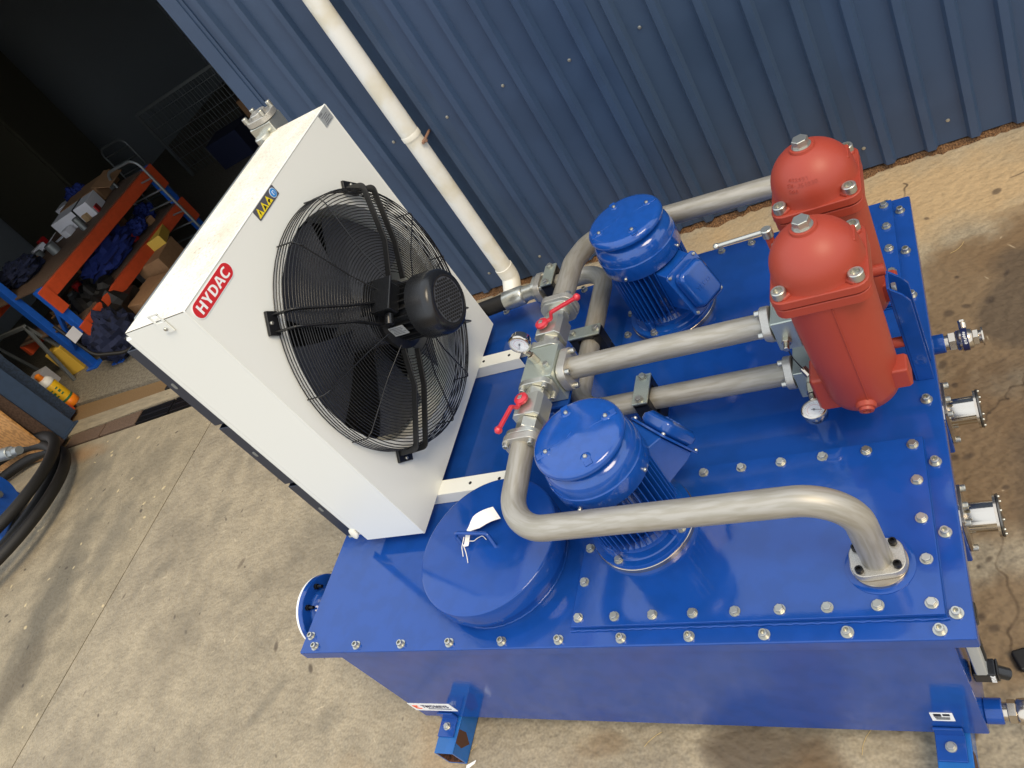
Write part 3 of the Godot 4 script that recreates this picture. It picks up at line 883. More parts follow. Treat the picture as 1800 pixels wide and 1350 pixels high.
	lump("black_bag", "shiny black bag slumped on the floor under the rack", "bag", Vector3(-4.25, 0.0, -3.12), Vector3(0.26, 0.28, 0.28), M.rubber, 9)
	lump("navy_overalls", "navy overalls heaped on the floor at the near end of the rack", "clothes", Vector3(-4.02, 0.0, -2.86), Vector3(0.20, 0.20, 0.20), M.cloth_navy, 10)
	var rl := thing("grinding_disc", "teal round disc leaning under the rack with a red hub", "disc", Vector3(-4.75, 0.0, -3.35), 0.7)
	part(rl, "disc", MB.new().cyl(Vector3(0, 0.16, 0), Vector3(0.0, 0.18, 0.03), 0.15, -1, 28), M.teal)
	part(rl, "hub", MB.new().cyl(Vector3(0, 0.18, 0.03), Vector3(0, 0.19, 0.045), 0.025, -1, 14), M.ext_red)
	var hs := thing("black_hose", "black rubber hose drooping from the blue rack upright", "hose", Vector3(-4.1, 0, -2.7))
	part(hs, "hose", MB.new().tube(bend([Vector3(-0.03, 0.52, 0.05), Vector3(0.10, 0.20, 0.10), Vector3(0.28, 0.09, 0.02), Vector3(0.42, 0.02, -0.25)], 0.12), 0.014, 10), M.rubber)
	var nt := thing("paper_note", "small white notice fixed on the blue rack upright", "notice", Vector3(-3.985, 0.36, -2.62))
	part(nt, "sheet", MB.new().box(Vector3(0, 0.05, 0), Vector3(0.004, 0.09, 0.10)), M.white_box)

	var rc := RandomNumberGenerator.new()
	rc.seed = 31
	var cm := [M.card_pale, M.white_box, M.cloth_navy, M.galv, M.card, M.cloth_blue, M.print_black, M.ext_red]
	for k in 44:
		var up_row := k % 2 == 0
		var px := -4.95 + rc.randf() * 0.75
		var pz := -4.25 + rc.randf() * 1.35
		var ci := rc.randi() % cm.size()
		var shape := "tin" if k % 3 == 0 else "packet"
		var lab := "small %s %s in the clutter on the %s rack shelf" % [["tan", "white", "navy", "grey", "brown", "blue", "black", "red"][ci], shape, "upper" if up_row else "lower"]
		var o := thing("small_" + shape, lab, shape, Vector3(px, sy if up_row else 0.41, pz), rc.randf() * 3.0, lab.replace("small ", "small loose "))
		if k % 3 == 0:
			part(o, "body", MB.new().cyl(Vector3.ZERO, Vector3(0, 0.05 + rc.randf() * 0.07, 0), 0.025 + rc.randf() * 0.02, -1, 14, 0.002), cm[ci])
		else:
			part(o, "body", MB.new().box(Vector3(0, 0.03, 0), Vector3(0.05 + rc.randf() * 0.08, 0.06, 0.04 + rc.randf() * 0.05), 0.004), cm[ci])

	# trestle and bottles by the door post
	var tr := thing("steel_trestle", "grey steel trestle frame between the rack and the door post", "trestle", Vector3(-4.85, 0, -2.78))
	part(tr, "top_rail", MB.new().box(Vector3(-0.10, 0.55, 0), Vector3(0.62, 0.03, 0.03), 0.003), M.galv)
	for sx in [0.20, -0.40]:
		part(tr, "leg", MB.new().box(Vector3(sx, 0.275, 0.05), Vector3(0.026, 0.56, 0.026), 0.002, Basis(Vector3(1, 0, 0), -0.18)), M.galv)
		part(tr, "leg", MB.new().box(Vector3(sx, 0.275, -0.05), Vector3(0.026, 0.56, 0.026), 0.002, Basis(Vector3(1, 0, 0), 0.18)), M.galv)
	var gb := thing("spray_bottle", "yellow bottle with white shoulder and orange cap and base beside the door post", "bottle", Vector3(-4.35, 0, -2.36))
	part(gb, "base", MB.new().lathe([Vector2(0, 0), Vector2(0.062, 0), Vector2(0.066, 0.006), Vector2(0.066, 0.055), Vector2(0.062, 0.06), Vector2(0, 0.06)], Transform3D(), 28), M.orange)
	part(gb, "body", MB.new().lathe([Vector2(0.058, 0.058), Vector2(0.062, 0.062), Vector2(0.062, 0.225), Vector2(0.058, 0.235)], Transform3D(), 28), M.bottle_yellow)
	part(gb, "label_band", MB.new().lathe([Vector2(0.0625, 0.066), Vector2(0.0632, 0.067), Vector2(0.0632, 0.082), Vector2(0.0625, 0.083)], Transform3D(), 28), M.green)
	part(gb, "shoulder", MB.new().lathe([Vector2(0.058, 0.235), Vector2(0.062, 0.24), Vector2(0.060, 0.262), Vector2(0.045, 0.285), Vector2(0.022, 0.295), Vector2(0, 0.295)], Transform3D(), 28), M.bottle_white)
	part(gb, "cap", MB.new().lathe([Vector2(0.024, 0.292), Vector2(0.026, 0.295), Vector2(0.024, 0.335), Vector2(0.012, 0.345), Vector2(0, 0.345)], Transform3D(), 20), M.orange)
	for pos in [[0.13, 0.012, 0.010], [0.16, 0.018, 0.008], [0.19, 0.010, 0.006]]:
		for a in [0.2, 0.9, 1.4]:
			part(gb, "print", MB.new().box(Vector3(cos(a) * 0.0622, pos[0], sin(a) * 0.0622), Vector3(0.002, pos[1], 0.022), 0.0, Basis(Vector3(0, 1, 0), -a)), M.green)
	var ex := thing("red_cylinder", "red gas cylinder standing behind the yellow bottle", "cylinder", Vector3(-4.78, 0, -2.44))
	part(ex, "body", MB.new().lathe([Vector2(0, 0), Vector2(0.062, 0), Vector2(0.068, 0.012), Vector2(0.068, 0.36), Vector2(0.05, 0.41), Vector2(0.02, 0.43), Vector2(0, 0.43)], Transform3D(), 24), M.ext_red)
	part(ex, "valve", MB.new().cyl(Vector3(0, 0.42, 0), Vector3(0, 0.48, 0), 0.02, 0.016), M.galv)
	var oc: Node3D = bx.call("orange_cone_base", "flat orange plastic wedge behind the door post", "wedge", Vector3(-4.40, 0.0, -2.22), Vector3(0.34, 0.05, 0.10), M.rack_orange, 0.1)
	oc.set_meta("category", "wedge")
	bx.call("yellow_tub", "yellow open tub on the floor behind the trestle leg", "tub", Vector3(-4.72, 0.0, -2.85), Vector3(0.17, 0.26, 0.15), M.yellow, 0.3)
	bx.call("white_tub", "pale tub beside the yellow tub behind the red cylinder", "tub", Vector3(-5.02, 0.0, -2.70), Vector3(0.16, 0.16, 0.14), M.white_box, 0.2)

	# platform trolleys and cage in the dark
	for k in 2:
		var tl := thing("trolley_rail", ["tubular steel trolley frame lying beyond the far rack upright", "tubular steel trolley frame standing further back in the dark shed"][k], "trolley", Vector3(-3.88 - k * 1.6, 0, -4.15 - k * 1.45), 0.1)
		var w := 0.42
		part(tl, "hoop", MB.new().tube(bend([Vector3(0, 0.02, 0), Vector3(0, 0.92 - k * 0.1, 0), Vector3(-w, 0.92 - k * 0.1, -0.05), Vector3(-w, 0.02, -0.05)], 0.09), 0.013, 8), M.galv)
		for j in 6:
			part(tl, "rung", MB.new().tube([Vector3(0, 0.12 + j * 0.12, 0), Vector3(-w, 0.12 + j * 0.12, -0.05)], 0.008, 6), M.galv)
	var cg := thing("mesh_cage", "grey wire mesh cage standing deep in the dark shed", "cage", Vector3(-5.0, 0, -6.2), 0.2)
	for e in [[0.6, 0], [-0.6, 0]]:
		part(cg, "post", MB.new().box(Vector3(e[0], 0.42, 0), Vector3(0.03, 0.84, 0.03)), M.galv)
	part(cg, "rail", MB.new().box(Vector3(0, 0.84, 0), Vector3(1.2, 0.03, 0.03)), M.galv)
	for j in 24:
		part(cg, "wire", MB.new().box(Vector3(-0.575 + j * 0.05, 0.42, 0), Vector3(0.006, 0.82, 0.006)), M.galv)
	for j in 6:
		part(cg, "wire", MB.new().box(Vector3(0, 0.1 + j * 0.13, 0.006), Vector3(1.2, 0.006, 0.006)), M.galv)
	var dk: Node3D = bx.call("brown_crate", "brown carton deep in the shed beside the corrugated wall corner", "box", Vector3(-4.30, 0.10, -6.35), Vector3(0.34, 0.34, 0.3), M.card, 0.2)
	part(dk, "print", MB.new().box(Vector3(0.06, 0.25, 0.152), Vector3(0.16, 0.10, 0.003)), M.print_white)
	bx.call("blue_crate", "dark blue crate with a white notice in front of the mesh cage", "crate", Vector3(-4.62, 0.0, -5.95), Vector3(0.42, 0.30, 0.34), M.cloth_navy, 0.2)
	var olive := thing("olive_cabinet", "tall olive cabinet in the dark at the side of the shed", "cabinet", Vector3(-6.9, 0, -5.6), 0.3)
	part(olive, "body", MB.new().box(Vector3(0, 1.1, 0), Vector3(1.0, 2.2, 0.9), 0.02), M.shed_olive)
	part(olive, "door", MB.new().box(Vector3(0.0, 1.1, 0.46), Vector3(0.94, 2.1, 0.02), 0.004), M.shed_olive)

func lump(called: String, label: String, cat: String, p: Vector3, s: Vector3, m: Material, seed_: int) -> void:
	# a crumpled soft thing: a squashed ball whose skin is folded by noise
	var o := thing(called, label, cat, p)
	var n := noise(seed_ * 13, 1.0, 3)
	var b := MB.new()
	var pt := func(i: int, j: int) -> Vector3:
		var th := PI * j / 18.0
		var ph := TAU * (i % 30) / 30.0
		var d := Vector3(sin(th) * cos(ph), cos(th), sin(th) * sin(ph))
		var r := 1.0 + 0.42 * n.get_noise_3dv(d * 2.1) + 0.16 * n.get_noise_3dv(d * 6.0)
		var v := d * r * s
		v.y = maxf(v.y + s.y * 0.8, 0.0)
		return v
	for j in 18:
		for i in 30:
			var A: Vector3 = pt.call(i, j); var B: Vector3 = pt.call(i + 1, j); var C: Vector3 = pt.call(i + 1, j + 1); var D: Vector3 = pt.call(i, j + 1)
			var nn := (B - A).cross(D - A)
			if nn.length() < 1e-9:
				nn = (C - B).cross(D - B)
			nn = nn.normalized()
			if nn.dot((A + C) * 0.5 - Vector3(0, s.y * 0.8, 0)) < 0:
				nn = -nn
			b.q(A, B, C, D, nn)
	part(o, "folds", b, m)

# ------------------------------------------------------------------ the hydraulic unit
func build_unit() -> void:
	var u := thing("hydraulic_power_unit", "blue hydraulic power unit with white fan cooler, two blue motors and two red filters", "hydraulic unit")
	build_tank(u)
	build_cooler(u)
	build_motor(u, Vector3(1.025, LID + 0.015, -0.295), -0.884, "blue electric motor at the front of the tank lid, behind the long bent pipe")
	build_motor(u, Vector3(1.030, LID + 0.015, -1.025), 0.636, "blue electric motor at the back of the tank lid, nearest the wall")
	build_filters(u)
	build_pipes(u)
	build_side(u)

func build_tank(u: Node3D) -> void:
	var tk := part(u, "tank", MB.new().box(L(0.8745, -0.252, -0.62), Vector3(1.525, 0.436, 1.22), 0.003), M.blue, "plain blue welded steel oil tank body")
	for x in [0.180, 1.530]:
		var bm := MB.new()
		var w := 0.070
		var h := 0.083
		var z0 := 0.097
		var z1 := -1.36
		var yb := -0.470 - h
		bm.box(L(x + w * 0.5, -0.470 - 0.003, (z0 + z1) * 0.5), Vector3(w, 0.006, z0 - z1), 0.0025)
		bm.box(L(x + w * 0.5, yb + 0.003, (z0 + z1) * 0.5), Vector3(w, 0.006, z0 - z1), 0.0025)
		bm.box(L(x + 0.003, yb + h * 0.5, (z0 + z1) * 0.5), Vector3(0.006, h - 0.005, z0 - z1 - 0.002))
		bm.box(L(x + w - 0.003, yb + h * 0.5, (z0 + z1) * 0.5), Vector3(0.006, h - 0.005, z0 - z1 - 0.002))
		part(tk, "foot_beam", bm, M.blue_beam, "scuffed blue box section foot with an open end")
		var inn := MB.new()
		for yy in [-0.4765, yb + 0.0065]:
			inn.box(L(x + w * 0.5, yy, z0 - 0.151), Vector3(w - 0.0135, 0.001, 0.30))
		for xx in [x + 0.0066, x + w - 0.0066]:
			inn.box(L(xx, yb + h * 0.5, z0 - 0.151), Vector3(0.001, h - 0.0145, 0.30))
		part(tk, "rusty_inside", inn, M.rust)
		part(tk, "rust_patch", MB.new().prism(PackedVector2Array([Vector2(-0.02, 0.036), Vector2(0.02, 0.036), Vector2(0.024, 0.0), Vector2(0.0, -0.03), Vector2(-0.024, 0.004)]), 0.0006, facing(Vector3(0, 0, -1), Vector3.UP, L(x + w, yb + 0.045, 0.045))), paint(Color(0.30, 0.19, 0.13), 0.8))
		var tb := MB.new()
		tb.box(L(x + w * 0.5 - 0.004, -0.4665, 0.022), Vector3(0.058, 0.007, 0.058), 0.0015)
		tb.box(L(x + w * 0.5 - 0.004, -0.449, -0.0055), Vector3(0.058, 0.034, 0.006), 0.0015)
		part(tk, "mounting_tab", tb, M.blue)
		bolt(tk, "hex", L(x + w * 0.5 - 0.004, -0.463, 0.022))
	# stickers on the front
	var st := facing(Vector3(1, 0, 0), Vector3.UP, L(0.190, -0.396, -0.0095))
	plate_label(tk, "maker_sticker", 0.158, 0.052, 0.001, st, M.print_white)
	text_on(tk, "lettering", "TWOMEYS", st.translated_local(Vector3(0.014, 0.006, 0.001)), 0.098, 0.018, M.print_navy)
	part(tk, "sticker_bar", MB.new().box(Vector3(0.022, -0.011, 0.0012), Vector3(0.085, 0.004, 0.0008)), M.print_navy).transform = st
	var em := part(tk, "emblem", MB.new().prism(PackedVector2Array([Vector2(-0.014, 0.012), Vector2(0.006, 0.012), Vector2(0.006, 0.004), Vector2(-0.004, 0.004), Vector2(-0.002, -0.004), Vector2(0.014, -0.009), Vector2(0.006, -0.013), Vector2(-0.010, -0.010)]), 0.0008, Transform3D(Basis(), Vector3(-0.056, 0, 0.001))), M.print_orange)
	em.transform = st
	var s2 := facing(Vector3(1, 0, 0), Vector3.UP, L(1.5615, -0.378, -0.0095))
	plate_label(tk, "small_sticker", 0.043, 0.042, 0.001, s2, M.print_white)
	var blk := MB.new()
	blk.box(Vector3(-0.008, 0.010, 0.0012), Vector3(0.014, 0.014, 0.0008)).box(Vector3(0.009, 0.012, 0.0012), Vector3(0.013, 0.010, 0.0008)).box(Vector3(0.0, -0.003, 0.0012), Vector3(0.028, 0.004, 0.0008)).box(Vector3(0.0, -0.010, 0.0012), Vector3(0.026, 0.003, 0.0008))
	part(tk, "sticker_print", blk, M.print_black).transform = s2

	# lid with its turned-down edge
	var lid := part(u, "tank_lid", MB.new().box(L(0.84, -0.018, -0.6365), Vector3(1.68, 0.036, 1.273), 0.0035), M.blue, "glossy blue bolted tank lid with a turned-down edge")
	for k in 11:
		var x := 0.056 + k * 0.1567
		for z in [-0.018, -1.255]:
			bolt(lid, "socket", L(x, 0.0, z), Vector3.UP, null, k * 0.7)
	for k in 8:
		for x in [0.026, 1.653]:
			if x < 1.0 and (k == 1 or k == 3):
				continue
			bolt(lid, "socket", L(x, 0.0, -0.049 - k * 0.1493 * 1.115), Vector3.UP, null, k * 1.3)
	# pump plates
	for s in [0, 1]:
		var z0 := -0.041 if s == 0 else -1.256
		var z1 := -0.442 if s == 0 else -0.852
		var zc := (z0 + z1) * 0.5
		var dz := absf(z1 - z0)
		var pl := part(u, "pump_plate", MB.new().box(L(1.2545, 0.0115, zc), Vector3(0.764, 0.009, dz), 0.0015), M.blue, ["blue bolted pump plate along the front edge of the lid", "blue bolted pump plate along the back edge of the lid"][s])
		part(pl, "gasket", MB.new().box(L(1.2545, 0.0055, zc), Vector3(0.756, 0.003, dz - 0.008)), M.print_navy)
		part(pl, "frame", MB.new().box(L(1.2545, 0.002, zc), Vector3(0.768, 0.004, dz + 0.004), 0.001), M.blue)
		for k in 9:
			for e in [0, 1]:
				bolt(pl, "hex", L(0.8905 + k * 0.0908, 0.016, (z0 - 0.021) if e == 0 and s == 0 else ((z1 + 0.021) if s == 0 else ((z0 + 0.021) if e == 0 else (z1 - 0.021)))), Vector3.UP, null, k * 0.37)
		for k in range(1, 4):
			for x in [0.8905, 1.617]:
				bolt(pl, "hex", L(x, 0.016, lerpf(minf(z0, z1) + 0.021, maxf(z0, z1) - 0.021, k / 4.0)), Vector3.UP, null, k * 0.8)
	# weld seam round the front plate (bead)
	var wb := MB.new()
	var wp := []
	for k in 140:
		var f := k / 139.0
		wp.append(L(0.868 + f * 0.773, 0.002 + 0.0007 * sin(k * 2.1), -0.0385 + 0.0008 * sin(k * 1.3)))
	wb.tube(wp, 0.0028, 6)
	part(lid, "weld_bead", wb, M.blue)

	# round access cover
	var ac := group(u, "access_cover", L(0.632, 0.0, -0.238), "round blue tank access cover with a bar handle")
	part(ac, "neck", MB.new().lathe([Vector2(0.183, 0), Vector2(0.183, 0.06), Vector2(0.17, 0.06)], Transform3D(), 72), M.blue)
	part(ac, "lid_disc", MB.new().lathe([Vector2(0.192, 0.038), Vector2(0.1985, 0.038), Vector2(0.1985, 0.0885), Vector2(0.1965, 0.0915), Vector2(0.193, 0.0925), Vector2(0, 0.0925)], Transform3D(), 96, 0.9), M.blue)
	var ring := []
	for k in 120:
		var a := TAU * k / 120.0
		ring.append(Vector3(cos(a) * (0.1835 + 0.0006 * sin(k * 1.9)), 0.002, sin(a) * (0.1835 + 0.0006 * sin(k * 2.3))))
	part(ac, "weld_bead", MB.new().tube(ring, 0.0035, 6, false, true), M.blue)
	part(ac, "handle", MB.new().tube(bend([Vector3(-0.076, 0.088, -0.003), Vector3(-0.087, 0.126, -0.018), Vector3(0.022, 0.126, -0.005), Vector3(0.033, 0.088, 0.014)], 0.012), 0.0052, 12), M.blue)

func build_cooler(u: Node3D) -> void:
	var c := group(u, "oil_cooler", L(0.262, 0.044, -0.739), "square white oil cooler with a black caged fan and fan motor")
	var X0 := -0.110
	var X1 := 0.106
	var Hh := 0.903
	var zf := 0.415
	var zb := -0.413
	var ya := 0.447    # fan axis
	var za := 0.006
	# front face with a round opening, formed by strips between circle and edges
	var hb := MB.new()
	var rf := 0.334
	var nseg := 96
	var edge := func(a: float) -> Vector3:
		var d := Vector2(cos(a), sin(a))
		var tz := INF
		if absf(d.x) > 1e-5:
			tz = ((zf if d.x > 0 else zb) - za) / d.x
		var ty := INF
		if absf(d.y) > 1e-5:
			ty = ((Hh if d.y > 0 else 0.0) - ya) / d.y
		var tt := minf(tz, ty)
		return Vector3(X1, ya + d.y * tt, za + d.x * tt)
	var angs := []
	for k in nseg:
		angs.append(TAU * k / nseg)
	for cr in [Vector2(zf, Hh), Vector2(zb, Hh), Vector2(zf, 0), Vector2(zb, 0)]:
		angs.append(fposmod(atan2(cr.y - ya, cr.x - za), TAU))
	angs.sort()
	for k in angs.size():
		var a: float = angs[k]
		var b: float = angs[(k + 1) % angs.size()] + (TAU if k == angs.size() - 1 else 0.0)
		var ia := Vector3(X1, ya + sin(a) * rf, za + cos(a) * rf)
		var ib := Vector3(X1, ya + sin(b) * rf, za + cos(b) * rf)
		hb.q(ia, ib, edge.call(b), edge.call(a), Vector3(1, 0, 0))
		var na := Vector3(0, -sin(a), -cos(a))
		var nb := Vector3(0, -sin(b), -cos(b))
		var dx := Vector3(-0.165, 0, 0)
		hb.t(ia, ib, ib + dx, na, nb, nb); hb.t(ia, ib + dx, ia + dx, na, nb, na)
	part(c, "front_panel", hb, M.white)
	var xm := (X0 + X1) * 0.5 - 0.0005
	part(c, "side_panel", MB.new().box(Vector3(xm, Hh * 0.5, zf - 0.001), Vector3(X1 - X0 - 0.001, Hh, 0.002)), M.white)
	part(c, "side_panel", MB.new().box(Vector3(xm, Hh * 0.5, zb + 0.001), Vector3(X1 - X0 - 0.001, Hh, 0.002)), M.white)
	part(c, "top_panel", slab(PackedVector2Array([Vector2(X0, zb), Vector2(X1, zb), Vector2(X1, zf), Vector2(X0, zf)]), Hh + 0.0003, Hh - 0.002, Rect2(X0, zb, X1 - X0, zf - zb)), top_dirt(X0, zb, X1, zf), "dusty top panel of the cooler housing")
	part(c, "bottom_panel", MB.new().box(Vector3(xm, 0.001, 0.001), Vector3(X1 - X0 - 0.001, 0.002, zf - zb - 0.0042)), M.white)
	# folded edges catch the light
	for e in [[Vector3(X1 - 0.002, Hh, 0), Vector3(0.006, 0.004, zf - zb)], [Vector3(X1 - 0.002, Hh * 0.5, zf), Vector3(0.006, Hh, 0.004)], [Vector3(X1 - 0.002, Hh * 0.5, zb), Vector3(0.006, Hh, 0.004)]]:
		part(c, "folded_edge", MB.new().box(e[0], e[1], 0.0016), M.white)
	# finned core behind
	part(c, "core", MB.new().box(Vector3(-0.132, Hh * 0.5, 0.001), Vector3(0.044, Hh - 0.04, zf - zb - 0.03)), M.dark_core)
	part(c, "core_header", MB.new().cyl(Vector3(-0.128, 0.02, zf - 0.028), Vector3(-0.128, Hh - 0.02, zf - 0.028), 0.024, -1, 20, 0.003), M.white)
	part(c, "core_header", MB.new().cyl(Vector3(-0.128, 0.02, zb + 0.028), Vector3(-0.128, Hh + 0.012, zb + 0.028), 0.024, -1, 20, 0.003), M.zinc)
	part(c, "core_header", MB.new().cyl(Vector3(-0.125, Hh - 0.024, zf - 0.06), Vector3(-0.125, Hh - 0.024, zb + 0.06), 0.022, -1, 16, 0.003), M.galv)
	for sg in [[0.892, 0.604], [0.590, 0.336], [0.322, 0.062]]:
		var s := MB.new()
		s.box(Vector3(-0.158, (sg[0] + sg[1]) * 0.5 - 0.044 + 0.002, zf - 0.01), Vector3(0.044, sg[0] - sg[1], 0.004), 0.001)
		s.box(Vector3(-0.180, (sg[0] + sg[1]) * 0.5 - 0.044 + 0.002, zf - 0.02), Vector3(0.003, sg[0] - sg[1], 0.022), 0.001)
		part(c, "core_flange", s, paint(Color(0.14, 0.17, 0.23), 0.4), "dark painted fixing flange down the edge of the cooler core")
		part(c, "slot_bolt", MB.new().prism(rrect(0.010, 0.020, 0.005), 0.0015, Transform3D(Basis(), Vector3(-0.158, (sg[0] + sg[1]) * 0.5 - 0.03, zf - 0.0078))), M.galv)
	# knob on the lower corner
	part(c, "drain_knob", MB.new().lathe([Vector2(0, 0), Vector2(0.018, 0), Vector2(0.018, 0.006), Vector2(0.010, 0.009), Vector2(0, 0.009)], MB.axis(Vector3(-0.134, 0.036, zf - 0.004), Vector3(-0.3, 0.3, 1)), 20), M.pvc)
	# lifting eyes
	for z in [zf + 0.0015]:
		var ey := MB.new()
		ey.prism(PackedVector2Array([Vector2(-0.0165, -0.03), Vector2(0.0165, -0.03), Vector2(0.0165, 0.0), Vector2(0.012, 0.0), Vector2(-0.012, 0.0), Vector2(-0.0165, 0.0)]), 0.003, Transform3D(Basis(), Vector3(0.018, Hh - 0.004, z)))
		for s in [-1, 1]:
			ey.box(Vector3(0.018 + s * 0.014, Hh + 0.006, z + 0.0015), Vector3(0.005, 0.022, 0.003))
		ey.box(Vector3(0.018, Hh + 0.0185, z + 0.0015), Vector3(0.033, 0.005, 0.003))
		part(c, "lifting_eye", ey, M.white)
		bolt(c, "screw", Vector3(0.018, Hh - 0.022, z + 0.003), Vector3(0, 0, 1))
	# support rails
	for z in [-0.236, 0.262]:
		var x1 := 0.262 if z < 0 else 0.36
		var r := MB.new()
		var xc := (x1 - 0.14) * 0.5
		r.box(Vector3(xc, -0.0025, z), Vector3(x1 + 0.14, 0.004, 0.052), 0.001)
		for s in [-1, 1]:
			r.box(Vector3(xc, -0.0235, z + s * 0.0242), Vector3(x1 + 0.14, 0.039, 0.0036), 0.001)
		part(c, "support_rail", r, M.white, "white folded steel rail under the cooler")
		for x in [x1 - 0.045, x1 - 0.145]:
			part(c, "bolt_hole", MB.new().cyl(Vector3(x, -0.0006, z), Vector3(x, 0.0004, z), 0.005, -1, 14), M.print_black)
	# oil port flange at the back top corner
	var pf := Vector3(-0.126, Hh + 0.004, zb - 0.022)
	part(c, "port_block", MB.new().box(pf + Vector3(0, 0.004, 0), Vector3(0.085, 0.05, 0.07), 0.004), M.zinc)
	part(c, "port_flange", MB.new().prism(rrect(0.10, 0.078, 0.034, 6), 0.018, facing(Vector3(1, 0, 0), Vector3(0, 0, -1), pf + Vector3(0, 0.030, 0)), 0.002), M.cast)
	part(c, "port_neck", MB.new().cyl(pf + Vector3(0, 0.046, 0), pf + Vector3(0, 0.058, 0), 0.026, -1, 20, 0.002), M.cast)
	for sx in [-1, 1]:
		for sz in [-1, 1]:
			put(c, "bolt", K.flange_bolt, M.bolt, Transform3D(Basis.from_scale(Vector3(1, 1.5, 1)), pf + Vector3(sx * 0.034, 0.048, sz * 0.026)))
	# fan guard: concentric wires
	var gr := []
	for k in 5:
		gr.append([0.365, X1 + 0.005 + k * 0.0098])
	gr.append([0.362, X1 + 0.053])
	gr.append([0.356, X1 + 0.059])
	var nr := 29
	for k in nr:
		var f := float(k) / (nr - 1)
		gr.append([lerpf(0.347, 0.118, f), X1 + 0.061 + 0.034 * smoothstep(0.1, 1.0, f)])
	for g in gr:
		var p := []
		for k in 72:
			var a := TAU * k / 72.0
			p.append(Vector3(g[1], ya + sin(a) * g[0], za + cos(a) * g[0]))
		part(c, "guard_ring", MB.new().tube(p, 0.00145, 5, false, true), M.black_gloss)
	for k in 8:
		var a := (PI * 0.5) * (k / 2) + (0.24 if k % 2 == 0 else -0.24)
		var dr := Vector3(0, sin(a), cos(a))
		var o := Vector3(0, ya, za)
		part(c, "guard_spoke", MB.new().tube(bend([o + dr * 0.369 + Vector3(X1 + 0.004, 0, 0), o + dr * 0.3665 + Vector3(X1 + 0.055, 0, 0), o + dr * 0.350 + Vector3(X1 + 0.0655, 0, 0), o + dr * 0.20 + Vector3(X1 + 0.088, 0, 0), o + dr * 0.105 + Vector3(X1 + 0.115, 0, 0)], 0.006, 3), 0.0019, 6), M.black_gloss)
	# motor arms: pairs of flat bars from the rim brackets to the motor
	for k in 4:
		var a := PI * 0.25 + PI * 0.5 * k
		var dr := Vector3(0, sin(a), cos(a))
		var tg := Vector3(0, cos(a), -sin(a))
		var o := Vector3(0, ya, za)
		var am := MB.new()
		for s in [-1, 1]:
			var pts := [o + dr * 0.372 + Vector3(X1 + 0.004, 0, 0) + tg * s * 0.021, o + dr * 0.366 + Vector3(X1 + 0.068, 0, 0) + tg * s * 0.021, o + dr * 0.20 + Vector3(X1 + 0.105, 0, 0) + tg * s * 0.021, o + dr * 0.10 + Vector3(X1 + 0.10, 0, 0) + tg * s * 0.030]
			pts = bend(pts, 0.016, 4)
			for i in pts.size() - 1:
				var A: Vector3 = pts[i]
				var B: Vector3 = pts[i + 1]
				var dd := (B - A).normalized()
				var nn := dd.cross(tg).normalized()
				am.box((A + B) * 0.5, Vector3(A.distance_to(B) + 0.003, 0.018, 0.0045), 0.0012, Basis(dd, nn, tg))
		part(c, "motor_arm", am, M.black, "black bar arm holding the fan motor")
		part(c, "arm_foot", MB.new().box(o + dr * 0.380 + Vector3(X1 + 0.006, 0, 0), Vector3(0.010, 0.036, 0.060), 0.002, Basis(Vector3(1, 0, 0), dr, Vector3(1, 0, 0).cross(dr))), M.black)
		bolt(c, "screw", o + dr * 0.388 + Vector3(X1 + 0.011, 0, 0), Vector3(1, 0, 0))
	# fan
	part(c, "fan_hub", MB.new().cyl(Vector3(X1 - 0.11, ya, za), Vector3(X1 + 0.03, ya, za), 0.070, -1, 28, 0.006), M.blade)
	for k in 5:
		var a := TAU * k / 5.0 - 1.21
		var bl := MB.new()
		var rows := []
		for i in 9:
			var f := i / 8.0
			var r := lerpf(0.06, 0.320, f)
			var tw := lerpf(0.95, 0.42, f)
			var ch := lerpf(0.075, 0.135, f)
			var row := []
			for s in [-1.0, -0.33, 0.33, 1.0]:
				var off: float = s * lerpf(0.50, 0.47, f) + 0.10 * f * f
				var xx: float = X1 - 0.050 + s * ch * sin(tw) * 0.40 - 0.010 * (1.0 - s * s)
				row.append(Vector3(xx, ya + sin(a + off) * r, za + cos(a + off) * r))
			rows.append(row)
		for i in 8:
			for j in 3:
				var A: Vector3 = rows[i][j]; var B: Vector3 = rows[i][j + 1]; var C: Vector3 = rows[i + 1][j + 1]; var D: Vector3 = rows[i + 1][j]
				var nn := (B - A).cross(D - A).normalized()
				if nn.x < 0:
					nn = -nn
				bl.q(A, B, C, D, nn)
				bl.q(A - nn * 0.002, B - nn * 0.002, C - nn * 0.002, D - nn * 0.002, -nn)
		part(c, "fan_blade", bl, M.blade)
	# fan motor
	var mx := X1 + 0.095
	var ax := MB.axis(Vector3(mx, ya, za), Vector3(1, 0, 0))
	part(c, "motor_flange", MB.new().lathe([Vector2(0, -0.02), Vector2(0.092, -0.02), Vector2(0.096, -0.016), Vector2(0.096, -0.004), Vector2(0.085, 0.0), Vector2(0.064, 0.008), Vector2(0.064, 0.02), Vector2(0, 0.02)], ax, 40), M.black)
	part(c, "motor_body", MB.new().lathe([Vector2(0, 0), Vector2(0.062, 0.0), Vector2(0.062, 0.105), Vector2(0, 0.105)], ax, 32), M.black)
	var fin := MB.new().box(Vector3(0.068, 0.055, 0), Vector3(0.020, 0.095, 0.003)).mesh()
	for k in 24:
		var a := TAU * k / 24.0
		put(c, "motor_fin", fin, M.black, ax * Transform3D(Basis(Vector3.UP, a), Vector3.ZERO))
	var cw := MB.new()
	cw.lathe([Vector2(0.078, 0.082), Vector2(0.088, 0.083), Vector2(0.0885, 0.135), Vector2(0.086, 0.150), Vector2(0.079, 0.160), Vector2(0.066, 0.163), Vector2(0.062, 0.1615)], ax, 48, 0.9)
